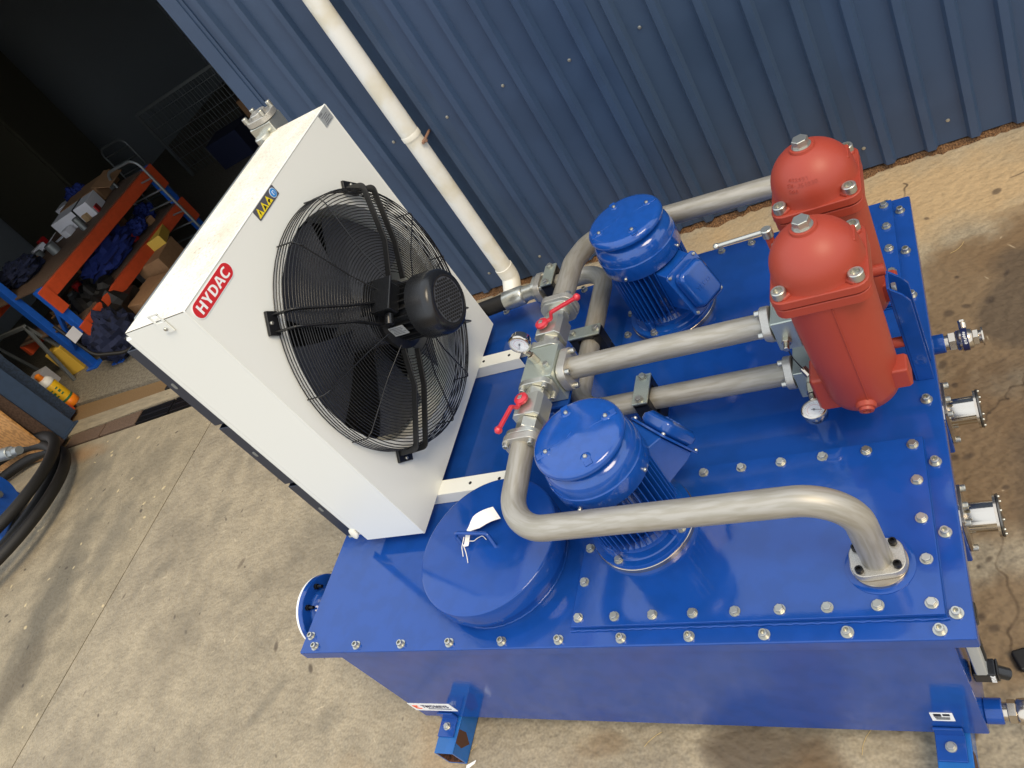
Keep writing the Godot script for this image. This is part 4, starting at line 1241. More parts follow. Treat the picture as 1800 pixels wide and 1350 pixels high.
	part(c, "motor_cowl", cw, M.black_gloss, "black rounded cowl on the end of the fan motor")
	part(c, "cowl_grille", MB.new().cyl(Vector3(0, 0.155, 0), Vector3(0, 0.1612, 0), 0.0625, -1, 40), M.grille).transform = ax
	var hole := MB.new().cyl(Vector3(0, 0.1612, 0), Vector3(0, 0.1622, 0), 0.0038, -1, 8).mesh()
	for i in range(-8, 9):
		for j in range(-8, 9):
			var hx := i * 0.0102 + (0.0051 if j % 2 != 0 else 0.0)
			var hz := j * 0.0088
			if hx * hx + hz * hz < 0.0585 * 0.0585 and hx * hx + hz * hz > 0.009 * 0.009:
				put(c, "vent_hole", hole, M.dark_hole, ax * at(Vector3(hx, 0, hz)))
	var jb := MB.new().box(Vector3(mx + 0.012, ya + 0.082, za + 0.034), Vector3(0.080, 0.050, 0.080), 0.006, Basis(Vector3(1, 0, 0), 0.4))
	part(c, "junction_box", jb, M.black)
	part(c, "junction_lid", MB.new().box(Vector3(mx + 0.012, ya + 0.107, za + 0.0445), Vector3(0.098, 0.008, 0.098), 0.003, Basis(Vector3(1, 0, 0), 0.4)), M.black_gloss)
	part(c, "cable_gland", MB.new().cyl(Vector3(mx + 0.03, ya + 0.060, za + 0.07), Vector3(mx + 0.03, ya + 0.045, za + 0.095), 0.012, -1, 12, 0.001), M.black_gloss)
	var npx := facing(Vector3(1, 0, 0), Vector3(0, 0.62, -0.78), Vector3(mx + 0.045, ya + 0.0, za + 0.0).lerp(Vector3(mx + 0.045, ya + 0.062, za + 0.052), 1.0))
	npx.origin = Vector3(mx + 0.026, ya + 0.006, za + 0.0795)
	npx.basis = Basis(Vector3(1, 0, 0), Vector3(0, 0.995, 0.1), Vector3(0, -0.1, 0.995))
	plate_label(c, "rating_plate", 0.050, 0.034, 0.002, npx, M.plate)
	for r in 5:
		var bar := part(c, "plate_line", MB.new().box(Vector3(-0.002 + (r % 2) * 0.003, 0.011 - r * 0.0052, 0.001), Vector3(0.040 - (r % 3) * 0.006, 0.0013, 0.0006)), M.print_grey)
		bar.transform = npx
	# stickers on the front panel
	var face := Basis(Vector3(0, 0, -1), Vector3.UP, Vector3(1, 0, 0))
	var lg := Transform3D(face, Vector3(X1 + 0.0006, 0.877, 0.322))
	plate_label(c, "logo_sticker", 0.170, 0.042, 0.021, lg, M.print_white)
	plate_label(c, "logo_field", 0.165, 0.038, 0.019, lg.translated_local(Vector3(0, 0, 0.0006)), M.print_red)
	text_on(c, "lettering", "HYDAC", lg.translated_local(Vector3(0.0, 0, 0.0012)), 0.136, 0.025, M.print_white)
	var ws := Transform3D(face, Vector3(X1 + 0.0006, 0.887, 0.016))
	plate_label(c, "warning_sticker", 0.112, 0.029, 0.003, ws, M.print_grey)
	for k in 3:
		var tri := PackedVector2Array([Vector2(-0.0125, -0.0105), Vector2(0.0125, -0.0105), Vector2(0.0, 0.0115)])
		part(c, "warning_triangle", MB.new().prism(tri, 0.0006, ws.translated_local(Vector3(-0.040 + k * 0.0255, 0, 0.0009))), M.print_yellow)
		var gl := PackedVector2Array([Vector2(0.001, 0.005), Vector2(0.0035, 0.005), Vector2(0.001, 0.0005), Vector2(0.003, 0.0005), Vector2(-0.002, -0.008), Vector2(-0.0005, -0.002), Vector2(-0.0025, -0.002)]) if k == 0 else (PackedVector2Array([Vector2(-0.001, 0.004), Vector2(0.001, 0.004), Vector2(0.006, -0.007), Vector2(0.002, -0.004), Vector2(-0.006, -0.007)]) if k == 1 else PackedVector2Array([Vector2(-0.005, 0.001), Vector2(0.003, 0.003), Vector2(0.005, -0.001), Vector2(0.001, -0.003), Vector2(-0.003, -0.007)]))
		part(c, "warning_glyph", MB.new().prism(gl, 0.0006, ws.translated_local(Vector3(-0.040 + k * 0.0255, -0.0015, 0.0016))), M.print_black)
	part(c, "notice_disc", MB.new().prism(ngon(28, 0.0125), 0.0006, ws.translated_local(Vector3(0.040, 0, 0.0009))), M.print_white)
	part(c, "notice_disc", MB.new().prism(ngon(28, 0.0112), 0.0006, ws.translated_local(Vector3(0.040, 0, 0.0016))), M.print_blue)
	part(c, "notice_glyph", MB.new().prism(rrect(0.0085, 0.0105, 0.002), 0.0006, ws.translated_local(Vector3(0.040, 0, 0.0023))), M.print_white)
	part(c, "notice_glyph", MB.new().prism(rrect(0.0050, 0.0085, 0.001), 0.0006, ws.translated_local(Vector3(0.040, -0.0003, 0.003))), M.print_blue)
	var rp := Transform3D(face, Vector3(X1 + 0.0006, 0.883, -0.380))
	plate_label(c, "rating_plate", 0.054, 0.040, 0.001, rp, M.plate)
	text_on(c, "lettering", "HYDAC", rp.translated_local(Vector3(-0.014, 0.014, 0.0006)), 0.020, 0.0055, M.print_grey, 800, 0.0004)
	for r in 5:
		part(c, "plate_line", MB.new().box(Vector3(-0.004 + (r % 3) * 0.004, 0.006 - r * 0.0055, 0.001), Vector3(0.034 - (r % 2) * 0.012, 0.0012, 0.0005)), M.print_grey).transform = rp

func build_motor(u: Node3D, o: Vector3, phi: float, label: String) -> void:
	var m := group(u, "electric_motor", o, label)
	var I := Transform3D()
	part(m, "adaptor_ring", MB.new().lathe([Vector2(0.10, 0), Vector2(0.1285, 0), Vector2(0.1285, 0.013), Vector2(0.1275, 0.014), Vector2(0.10, 0.014)], I, 72), M.nickel)
	part(m, "flange", MB.new().lathe([Vector2(0.06, 0.014), Vector2(0.1265, 0.014), Vector2(0.1265, 0.024), Vector2(0.1255, 0.026), Vector2(0.112, 0.0265), Vector2(0.110, 0.030), Vector2(0.096, 0.034), Vector2(0.094, 0.046), Vector2(0.084, 0.056), Vector2(0.084, 0.07)], I, 72, 0.5), M.motor_blue)
	for k in 4:
		var a := 0.35 + PI * 0.5 * k
		bolt(m, "hex", Vector3(cos(a) * 0.1135, 0.0268, sin(a) * 0.1135))
		part(m, "tie_lug", MB.new().box(Vector3(cos(a + 0.12) * 0.098, 0.045, sin(a + 0.12) * 0.098), Vector3(0.026, 0.035, 0.022), 0.004, Basis(Vector3.UP, -a - 0.12)), M.motor_blue)
	part(m, "stator", MB.new().lathe([Vector2(0.080, 0.05), Vector2(0.082, 0.055), Vector2(0.082, 0.265), Vector2(0.05, 0.265)], I, 64), M.motor_blue)
	var fin := MB.new().box(Vector3(0.0945, 0.150, 0), Vector3(0.029, 0.180, 0.0032), 0.0012).mesh()
	for k in 44:
		var a := TAU * k / 44.0
		if absf(angle_difference(-a, -phi)) < 0.42:
			continue
		put(m, "fin", fin, M.motor_blue, Transform3D(Basis(Vector3.UP, -a), Vector3.ZERO))
	# fan cowl and rain cap
	part(m, "cowl", MB.new().lathe([Vector2(0.100, 0.232), Vector2(0.1125, 0.232), Vector2(0.1138, 0.234), Vector2(0.1138, 0.278), Vector2(0.1120, 0.2805), Vector2(0.1118, 0.283), Vector2(0.1112, 0.294), Vector2(0.1075, 0.309), Vector2(0.0995, 0.3195), Vector2(0.090, 0.3235), Vector2(0.0865, 0.326), Vector2(0.0860, 0.340)], I, 72, 0.6), M.motor_blue)
	part(m, "rain_cap", MB.new().lathe([Vector2(0.08, 0.3385), Vector2(0.1015, 0.3375), Vector2(0.1055, 0.3385), Vector2(0.1068, 0.342), Vector2(0.1055, 0.3495), Vector2(0.100, 0.3555), Vector2(0.090, 0.3582), Vector2(0.05, 0.3600), Vector2(0, 0.3615)], I, 72, 0.6), M.motor_blue)
	for k in 4:
		var a := -0.5 + PI * 0.5 * k
		var p := Vector3(cos(a) * 0.074, 0.3585, sin(a) * 0.074)
		part(m, "cap_boss", MB.new().lathe([Vector2(0.0125, 0), Vector2(0.0115, 0.0016), Vector2(0.008, 0.0022), Vector2(0, 0.0016)], Transform3D(Basis(), p - Vector3(0, 0.0005, 0)), 20, 0.9).box(p + Vector3(cos(a) * 0.012, -0.0004, sin(a) * 0.012), Vector3(0.024, 0.003, 0.018), 0.001, Basis(Vector3.UP, -a)), M.motor_blue)
		bolt(m, "screw", p + Vector3(0, 0.0012, 0))
		var s := Vector3(cos(a + 0.75), 0, sin(a + 0.75))
		bolt(m, "screw", s * 0.1136 + Vector3(0, 0.243, 0), s)
	var rib := MB.new()
	rib.box(Vector3(-0.055, 0.3596, 0.0), Vector3(0.07, 0.0022, 0.003), 0.0008).box(Vector3(0.05, 0.3596, 0.0), Vector3(0.06, 0.0022, 0.003), 0.0008)
	rib.box(Vector3(-0.014, 0.3612, -0.006), Vector3(0.018, 0.0018, 0.003), 0.0006, Basis(Vector3.UP, 0.7))
	var rb := part(m, "cap_rib", rib, M.motor_blue)
	rb.rotation.y = 0.42
	# terminal box with a slanted cover
	var out := Vector3(cos(phi), 0, sin(phi))
	var tg := Vector3(-sin(phi), 0, cos(phi))
	var up := Vector3.UP
	var th := 0.371
	var n := out * cos(th) + up * sin(th)
	var sl := out * -sin(th) + up * cos(th)
	var ce := Vector3(0, 0.159, 0) + out * 0.165
	var cov := Transform3D(Basis(tg * -1.0, sl, n), ce)
	if cov.basis.determinant() < 0:
		cov = Transform3D(Basis(tg, sl, n), ce)
	var base := MB.new()
	var e0 := out * 0.086
	base.prism(PackedVector2Array([Vector2(0.072, 0.088), Vector2(0.072, 0.225), Vector2(0.138, 0.216), Vector2(0.180, 0.108), Vector2(0.160, 0.098)]), 0.098, Transform3D(Basis(out, up, out.cross(up)), out.cross(up) * -0.049), 0.004)
	part(m, "terminal_box", base, M.motor_blue, "blue terminal box on the side of the motor")
	part(m, "box_cover", MB.new().prism(rrect(0.116, 0.142, 0.014, 4), 0.006, cov.translated_local(Vector3(0, 0, -0.004)), 0.0015), M.motor_blue)
	part(m, "cover_dome", MB.new().prism(rrect(0.094, 0.116, 0.022, 6), 0.040, cov.translated_local(Vector3(0, 0, -0.002)), 0.014, 0.9), M.motor_blue)
	for sx in [-1, 1]:
		for sy in [-1, 1]:
			bolt(m, "screw", cov * Vector3(sx * 0.0485, sy * 0.061, 0.002), n)
	text_on(m, "lettering", "TECO", cov.translated_local(Vector3(0.0, -0.004, 0.0372)), 0.050, 0.014, M.motor_blue, 700, 0.0022)
	part(m, "lifting_lug", MB.new().box(Vector3(0, 0.215, 0) + out.rotated(up, 1.9) * 0.108, Vector3(0.03, 0.022, 0.012), 0.004, Basis(Vector3.UP, -phi + 1.9)), M.motor_blue)
	part(m, "cable_entry", MB.new().cyl(ce - out * 0.035 - up * 0.055, ce - out * 0.035 - up * 0.085, 0.017, -1, 16, 0.002), M.motor_blue)

func build_filters(u: Node3D) -> void:
	for k in 2:
		var z := -0.497 - 0.252 * k
		var f := group(u, "oil_filter", L(1.555, 0.0, z), ["red cast oil filter with a domed top standing in front", "red cast oil filter with a domed top standing behind the front one"][k])
		var I := Transform3D()
		# bowl
		part(f, "bowl", MB.new().lathe([Vector2(0, 0.112), Vector2(0.022, 0.113), Vector2(0.050, 0.122), Vector2(0.068, 0.140), Vector2(0.0755, 0.165), Vector2(0.0785, 0.30), Vector2(0.081, 0.44), Vector2(0.083, 0.462)], I, 64, 0.6), M.red)
		part(f, "seam", MB.new().tube([Vector3(0.012, 0.135, 0.0685), Vector3(0.012, 0.165, 0.0752), Vector3(0.012, 0.30, 0.0783), Vector3(0.012, 0.45, 0.0812)], 0.0012, 6), M.red)
		part(f, "lower_flange", MB.new().prism(rrect(0.172, 0.172, 0.026, 5), 0.022, facing(Vector3(1, 0, 0), Vector3(0, 0, -1), Vector3(0, 0.452, 0)), 0.003), M.red)
		part(f, "cover_flange", MB.new().prism(rrect(0.174, 0.174, 0.026, 5), 0.019, facing(Vector3(1, 0, 0), Vector3(0, 0, -1), Vector3(0, 0.4755, 0)), 0.003), M.red)
		var dm := [Vector2(0.0860, 0.490), Vector2(0.0840, 0.497)]
		for i in 13:
			var a := PI * 0.5 * i / 12.0
			dm.append(Vector2(cos(a) * 0.0825, 0.505 + sin(a) * 0.0795))
		dm.append(Vector2(0, 0.5845))
		part(f, "dome", MB.new().lathe(dm, I, 64, 0.8), M.red)
		var fl := MB.new()
		for s in [[1, 1], [1, -1], [-1, 1], [-1, -1]]:
			var d := Vector3(s[0], 0, s[1]).normalized()
			fl.box(d * 0.082 + Vector3(0, 0.4945, 0), Vector3(0.040, 0.014, 0.034), 0.006, Basis(Vector3.UP, -atan2(d.z, d.x)))
		part(f, "bolt_pad", fl, M.red)
		for sx in [-1, 1]:
			for sz in [-1, 1]:
				put(f, "bolt", K.cap, M.bolt, at(Vector3(sx * 0.0665, 0.4955, sz * 0.0665)))
		part(f, "plug_boss", MB.new().lathe([Vector2(0.026, 0.578), Vector2(0.024, 0.586), Vector2(0.0, 0.587)], I, 28), M.red)
		var pg := MB.new().prism(ngon(6, 0.0165, 0.3), 0.017, facing(Vector3(1, 0, 0), Vector3(0, 0, -1), Vector3(0, 0.586, 0)), 0.002, 0.2)
		pg.lathe([Vector2(0.0, 0.584), Vector2(0.019, 0.584), Vector2(0.019, 0.5875), Vector2(0, 0.5875)], I, 24)
		part(f, "vent_plug", pg, M.bolt)
		# drain boss at the foot, facing the front
		part(f, "drain_boss", MB.new().lathe([Vector2(0.022, -0.03), Vector2(0.020, 0.008), Vector2(0.018, 0.010), Vector2(0.015, 0.010), Vector2(0.014, 0.016), Vector2(0.008, 0.017), Vector2(0.006, 0.010), Vector2(0, 0.010)], MB.axis(Vector3(0.004, 0.163, 0.070), Vector3(0, -0.35, 1)), 24, 0.5), M.red)
		part(f, "port_boss", MB.new().box(Vector3(0.070, 0.185, 0.018), Vector3(0.05, 0.055, 0.050), 0.006), M.red)
		part(f, "port_boss", MB.new().box(Vector3(-0.068, 0.170, 0.0), Vector3(0.05, 0.10, 0.075), 0.008), M.red)
		part(f, "side_rib", MB.new().box(Vector3(0.069, 0.522, -0.006), Vector3(0.016, 0.036, 0.044), 0.003), M.red)
		part(f, "indicator", MB.new().cyl(Vector3(-0.083, 0.42, -0.005), Vector3(-0.098, 0.42, -0.005), 0.010, -1, 12, 0.001), M.red)
		if k == 1:
			for i in 3:
				var wd: String = ["402491", "EN-JS1030", "S04"][i]
				var ang: float = [0.66, 0.52, 0.38][i]
				var start: float = [-0.026, -0.030, -0.029][i]
				for ci in wd.length():
					var az := (start + ci * 0.0068) / (0.0825 * cos(ang)) - 0.12
					var nn := Vector3(cos(ang) * sin(az), sin(ang), cos(ang) * cos(az))
					var rx := Vector3(cos(az), 0, -sin(az))
					rx = (rx + nn.cross(rx) * 0.10).normalized()
					var c := Vector3(0, 0.505, 0) + Vector3(nn.x * 0.0825, nn.y * 0.0795, nn.z * 0.0825)
					text_on(f, "cast_letter", wd[ci], Transform3D(Basis(rx, nn.cross(rx), nn), c - nn * 0.0006), 0.0026 if wd[ci] in "1-" else 0.0050, 0.0012 if wd[ci] == "-" else 0.0074, M.red, 500, 0.0014)
	# changeover body between the two, with its lever
	var ch := group(u, "changeover_valve", L(1.47, 0.0, -0.62), "red casting with zinc blocks and a plated lever joining the two filters")
	part(ch, "casting", MB.new().box(Vector3(0.03, 0.255, 0), Vector3(0.075, 0.11, 0.18), 0.012), M.red)
	part(ch, "casting", MB.new().box(Vector3(0.03, 0.10, 0), Vector3(0.075, 0.11, 0.18), 0.012), M.red)
	part(ch, "spindle", MB.new().cyl(Vector3(-0.012, 0.15, -0.02), Vector3(-0.012, 0.485, -0.02), 0.0085, -1, 14), M.red)
	part(ch, "spindle_clamp", MB.new().cyl(Vector3(-0.012, 0.475, -0.02), Vector3(-0.012, 0.496, -0.02), 0.0115, -1, 16, 0.002), M.bolt)
	part(ch, "lever", MB.new().cyl(Vector3(-0.012, 0.490, -0.02), Vector3(-0.115, 0.492, -0.014), 0.0052, 0.0046, 12), M.bolt, "thin plated changeover lever")
	part(ch, "lever_tip", MB.new().lathe([Vector2(0, -0.007), Vector2(0.006, -0.004), Vector2(0.0075, 0), Vector2(0.006, 0.004), Vector2(0, 0.007)], at(Vector3(-0.115, 0.492, -0.014)), 12, 1.5), M.bolt)
	part(ch, "bowl_link", MB.new().cyl(Vector3(0.085, 0.30, -0.04), Vector3(0.17, 0.30, -0.04), 0.013, -1, 16), M.red)
	part(ch, "bowl_link", MB.new().cyl(Vector3(0.085, 0.12, 0.0), Vector3(0.17, 0.12, 0.0), 0.012, -1, 16), M.red)
	for e in [[0.255, "upper"], [0.09, "lower"]]:
		part(ch, "port_block", MB.new().box(Vector3(-0.042, e[0], 0), Vector3(0.05, 0.085, 0.095), 0.003), M.zinc_green)
	part(ch, "test_point", MB.new().prism(ngon(6, 0.011), 0.012, Transform3D(Basis(), Vector3(-0.045, 0.245, 0.047)), 0.001, 0.2).cyl(Vector3(-0.045, 0.245, 0.055), Vector3(-0.045, 0.245, 0.078), 0.0065, -1, 14, 0.001), M.nickel)
	part(ch, "cap_chain", MB.new().tube(bend([Vector3(-0.045, 0.242, 0.070), Vector3(-0.040, 0.215, 0.078), Vector3(-0.030, 0.168, 0.074)], 0.02), 0.0012, 6), M.print_black)
	part(ch, "test_cap", MB.new().cyl(Vector3(-0.034, 0.168, 0.066), Vector3(-0.022, 0.155, 0.080), 0.0085, -1, 14, 0.001), M.nickel)
	# bracket
	var br := MB.new()
	br.box(L(1.640, 0.146, -0.635), Vector3(0.006, 0.292, 0.056), 0.0015)
	for z in [-0.6085, -0.6615]:
		br.prism(PackedVector2Array([Vector2(0.002, 0.0), Vector2(0.034, 0.0), Vector2(0.034, 0.245), Vector2(0.022, 0.268), Vector2(0.002, 0.290)]), 0.006, Transform3D(Basis(), L(1.640, 0.0, z - 0.003)), 0.001)
	part(u, "filter_bracket", br, M.blue, "tall blue channel bracket bolted to the red filters")
	part(u, "bracket_bolt", MB.new().prism(ngon(6, 0.010), 0.009, facing(Vector3(0, 0, -1), Vector3.UP, L(1.644, 0.268, -0.634)), 0.001, 0.2), M.bolt)

func build_pipes(u: Node3D) -> void:
	var OD := 0.0285
	# front pressure pipe
	var p1 := group(u, "pressure_pipe", Vector3.ZERO, "long bent steel pipe running along the front of the motor to the lid")
	part(p1, "pipe", MB.new().tube(bend([L(0.823, 0.284, -0.365), L(0.826, 0.266, -0.1435), L(1.535, 0.258, -0.1465), L(1.535, 0.030, -0.1465)], 0.098, 14), 0.0288, 28), M.steel)
	part(p1, "collar", MB.new().lathe([Vector2(0, 0.012), Vector2(0.064, 0.012), Vector2(0.064, 0.0175), Vector2(0.058, 0.019), Vector2(0, 0.019)], at(L(1.535, 0.0, -0.1475)), 48), M.blue)
	part(p1, "flange", MB.new().lathe([Vector2(0, 0.018), Vector2(0.053, 0.018), Vector2(0.053, 0.026), Vector2(0, 0.026)], at(L(1.535, 0.0, -0.1475)), 48), M.nickel)
	split_flange(p1, L(1.535, 0.026, -0.1475), Vector3.UP, Vector3(0.995, 0, -0.1).normalized(), M.cast, M.black_bolt, 1.0, 0.018)
	# back pressure pipe
	var p2 := group(u, "pressure_pipe", Vector3.ZERO, "bent steel pipe passing behind the back motor to the rear filter")
	var bp := bend([L(0.826, 0.282, -0.865), L(0.826, 0.276, -1.03), L(0.845, 0.235, -1.195), L(1.06, 0.222, -1.199), L(1.44, 0.208, -1.199), L(1.533, 0.205, -1.155), L(1.533, 0.03, -1.155)], 0.135, 12)
	part(p2, "pipe", MB.new().tube(bp, 0.0298, 28), M.steel)
	part(p2, "collar", MB.new().lathe([Vector2(0, 0.012), Vector2(0.064, 0.012), Vector2(0.064, 0.0175), Vector2(0.058, 0.019), Vector2(0, 0.019)], at(L(1.533, 0.0, -1.155)), 40), M.blue)
	split_flange(p2, L(1.533, 0.022, -1.155), Vector3.UP, Vector3(1, 0, 0), M.cast, M.black_bolt, 1.0, 0.018)
	# manifold
	var mf := group(u, "manifold_block", L(0.832, 0.268, -0.607), "pitted zinc plated manifold block joining the pipes")
	part(mf, "block", MB.new().box(Vector3(), Vector3(0.088, 0.096, 0.110), 0.002), M.zinc_green)
	part(mf, "plug", MB.new().prism(ngon(6, 0.008), 0.010, facing(Vector3(1, 0, 0), Vector3(0, 0, -1), Vector3(0.024, 0.048, 0.018)), 0.001, 0.2), M.bolt)
	# support bracket under the manifold, two folded wings
	var wg := MB.new()
	wg.box(L(0.825, 0.214, -0.607), Vector3(0.10, 0.008, 0.14), 0.001)
	wg.prism(PackedVector2Array([Vector2(-0.075, 0.0), Vector2(0.085, 0.0), Vector2(0.085, 0.262), Vector2(0.060, 0.288), Vector2(-0.050, 0.288), Vector2(-0.075, 0.262)]), 0.007, facing(Vector3(0, 0, -1), Vector3.UP, L(0.772, 0.0, -0.612)), 0.001)
	wg.prism(PackedVector2Array([Vector2(-0.060, 0.0), Vector2(0.055, 0.0), Vector2(0.055, 0.205), Vector2(-0.030, 0.205), Vector2(-0.060, 0.165)]), 0.007, Transform3D(Basis(), L(0.772, 0.0, -0.535)), 0.001)
	part(u, "manifold_bracket", wg, M.blue, "blue folded bracket carrying the manifold block")
	# middle pipe to the filters
	var p3 := group(u, "filter_pipe", Vector3.ZERO, "straight steel pipe from the manifold to the red filters")
	part(p3, "pipe", MB.new().tube([L(0.895, 0.266, -0.611), L(1.14, 0.262, -0.615), L(1.385, 0.256, -0.620)], 0.0285, 28), M.steel)
	split_flange(p3, L(0.877, 0.266, -0.611), Vector3(1, 0, 0), Vector3(0, 0, 1), M.cast, M.bolt, 1.05, 0.024)
	split_flange(p3, L(1.402, 0.256, -0.620), Vector3(-1, 0, 0), Vector3(0, 0.75, 0.66).normalized(), M.cast, M.bolt, 1.0, 0.02)
	# return pipe, an S in plan
	var p4 := group(u, "return_pipe", Vector3.ZERO, "low S-shaped steel return pipe between filters and cooler hose")
	part(p4, "pipe", MB.new().tube(bend([L(1.39, 0.090, -0.620), L(0.817, 0.090, -0.622), L(0.815, 0.090, -1.213), L(0.585, 0.090, -1.213)], 0.088, 14), 0.0285, 28), M.steel)
	split_flange(p4, L(1.402, 0.090, -0.620), Vector3(-1, 0, 0), Vector3(0, 0.75, 0.66).normalized(), M.cast, M.bolt, 1.0, 0.02)
	split_flange(p4, L(0.566, 0.090, -1.213), Vector3(1, 0, 0), Vector3(0, 0, 1), M.cast, M.bolt, 1.0, 0.022)
	part(p4, "flange_head", MB.new().prism(rrect(0.085, 0.075, 0.03, 5), 0.014, facing(Vector3(0, 0, 1), Vector3.UP, L(0.566, 0.090, -1.213)), 0.002), M.zinc)
	# hose to the cooler
	var hs := group(u, "cooler_hose", Vector3.ZERO, "black rubber hose with a plated ferrule running behind the cooler")
	part(hs, "nipple", MB.new().cyl(L(0.555, 0.09, -1.211), L(0.500, 0.09, -1.205), 0.026, -1, 24, 0.002), M.zinc)
	part(hs, "ferrule", MB.new().lathe([Vector2(0, 0), Vector2(0.024, 0), Vector2(0.030, 0.004), Vector2(0.033, 0.01), Vector2(0.033, 0.075), Vector2(0.030, 0.079), Vector2(0, 0.079)], MB.axis(L(0.512, 0.09, -1.206), Vector3(-1, 0, 0.12)), 28), M.zinc)
	part(hs, "hose", MB.new().tube(bend([L(0.47, 0.09, -1.201), L(0.33, 0.09, -1.184), L(0.16, 0.095, -1.16), L(0.02, 0.14, -1.15), L(0.0, 0.40, -1.11)], 0.14, 8), 0.028, 20), M.rubber)
	# clamps
	for cl in [[Vector3(1.028, 0, -0.621), false], [Vector3(0.815, 0, -0.892), true], [Vector3(0.624, 0, -1.213), false]]:
		var q := group(u, "pipe_clamp", L(cl[0].x, 0.0, cl[0].z), ["black pipe clamp with a zinc top plate on the return pipe by the front motor", "black pipe clamp with a zinc top plate on the return pipe by the back motor", "black pipe clamp with a zinc top plate next to the cooler hose"][0 if cl[0].x > 1.0 else (1 if cl[0].x > 0.7 else 2)])
		if cl[1]:
			q.rotation.y = PI * 0.5
		part(q, "weld_plate", MB.new().box(Vector3(0, 0.004, 0), Vector3(0.045, 0.008, 0.115), 0.001), M.blue)
		part(q, "clamp_body", MB.new().box(Vector3(0, 0.032, 0), Vector3(0.040, 0.046, 0.100), 0.003).box(Vector3(0, 0.030 + 0.062, 0.037), Vector3(0.040, 0.072, 0.026), 0.003).box(Vector3(0, 0.030 + 0.062, -0.037), Vector3(0.040, 0.072, 0.026), 0.003).box(Vector3(0, 0.124, 0), Vector3(0.040, 0.010, 0.100), 0.002), M.black)
		part(q, "top_plate", MB.new().box(Vector3(0, 0.1325, 0), Vector3(0.042, 0.006, 0.100), 0.0015), M.zinc_green)
		for s in [-1, 1]:
			bolt(q, "hex", Vector3(0, 0.1355, s * 0.038), Vector3.UP, null, 0.4)
	# ball valves each side of the manifold
	for k in 2:
		var s := 1.0 if k == 0 else -1.0
		var v := group(u, "ball_valve", L(0.826, 0.283, -0.607), ["zinc ball valve with a red lever in front of the manifold", "zinc ball valve with a red lever behind the manifold"][k])
		var D := Vector3(0, 0, s)
		split_flange(v, Vector3(0, 0, s * 0.055), D, Vector3(1, 0, 0), M.zinc, M.bolt, 0.95, 0.018)
		part(v, "hex_adaptor", MB.new().prism(ngon(6, 0.032, 0.52), 0.030, Transform3D(Basis(Vector3(s, 0, 0), Vector3.UP, D), D * 0.073), 0.003, 0.2), M.zinc)
		part(v, "body", MB.new().prism(PackedVector2Array([Vector2(-0.026, -0.032), Vector2(0.026, -0.032), Vector2(0.038, -0.018), Vector2(0.038, 0.024), Vector2(0.028, 0.036), Vector2(-0.028, 0.036), Vector2(-0.038, 0.024), Vector2(-0.038, -0.018)]), 0.068, Transform3D(Basis(Vector3(s, 0, 0), Vector3.UP, D), D * 0.101), 0.003, 0.2), M.zinc)
		part(v, "hex_adaptor", MB.new().prism(ngon(6, 0.032, 0.52), 0.032, Transform3D(Basis(Vector3(s, 0, 0), Vector3.UP, D), D * 0.169), 0.003, 0.2), M.zinc)
		part(v, "neck", MB.new().cyl(D * 0.199, D * 0.214, 0.030, -1, 24, 0.002), M.zinc)
		part(v, "flange_head", MB.new().prism(rrect(0.096, 0.078, 0.03, 5), 0.014, Transform3D(Basis(Vector3(s, 0, 0), Vector3.UP, D), D * 0.212), 0.002), M.zinc)
		split_flange(v, D * 0.226, D, Vector3(1, 0, 0), M.cast, M.bolt, 1.0, 0.020)
		# lever
		var pv := D * (0.130 if k == 0 else 0.128) + Vector3(-0.008, 0.036, 0)
		part(v, "stem", MB.new().box(pv + Vector3(0, 0.010, 0), Vector3(0.011, 0.020, 0.011), 0.001), M.bolt)
		var end := pv + (Vector3(-0.026, 0.030, 0.105) if k == 0 else Vector3(0.105, 0.030, -0.045))
		var dir := (end - pv); dir.y = 0; dir = dir.normalized()
		var hb := MB.new()
		hb.lathe([Vector2(0, 0.006), Vector2(0.0165, 0.006), Vector2(0.0185, 0.009), Vector2(0.0175, 0.015), Vector2(0.012, 0.018), Vector2(0, 0.018)], at(pv), 24, 0.9)
		var pts := bend([pv + Vector3(0, 0.010, 0), pv + dir * 0.028 + Vector3(0, 0.010, 0), pv + dir * 0.036 + Vector3(0, 0.028, 0), end], 0.006, 4)
		for i in pts.size() - 1:
			var A: Vector3 = pts[i]
			var B: Vector3 = pts[i + 1]
			var dd := (B - A).normalized()
			var sd := Vector3.UP.cross(dir).normalized()
			hb.box((A + B) * 0.5, Vector3(A.distance_to(B) + 0.003, 0.0085, 0.0115), 0.002, Basis(dd, sd.cross(dd) * -1.0, sd))
		hb.lathe([Vector2(0, -0.0105), Vector2(0.0070, -0.0075), Vector2(0.0102, 0), Vector2(0.0070, 0.0075), Vector2(0, 0.0105)], at(end), 18, 1.5)
		part(v, "lever", hb, M.handle, "red painted valve lever with a ball end")
	# pressure gauges
	build_gauge(u, L(0.815, 0.388, -0.607), Basis(Vector3(1, 0, 0), Vector3.UP, Vector3(0, 0, 1)), L(0.824, 0.314, -0.612), Vector3(0, -1, 0), 0.45, "glycerine pressure gauge standing on the manifold block")
	build_gauge(u, L(1.440, 0.095, -0.492), Basis(Vector3(1, 0, 0), Vector3(0, 0, 1), Vector3(0, -1, 0)) * Basis(Vector3(1, 0, 0), PI), L(1.432, 0.09, -0.573), Vector3(0, 0, -1), 2.4, "pressure gauge lying face up on the lower filter port")

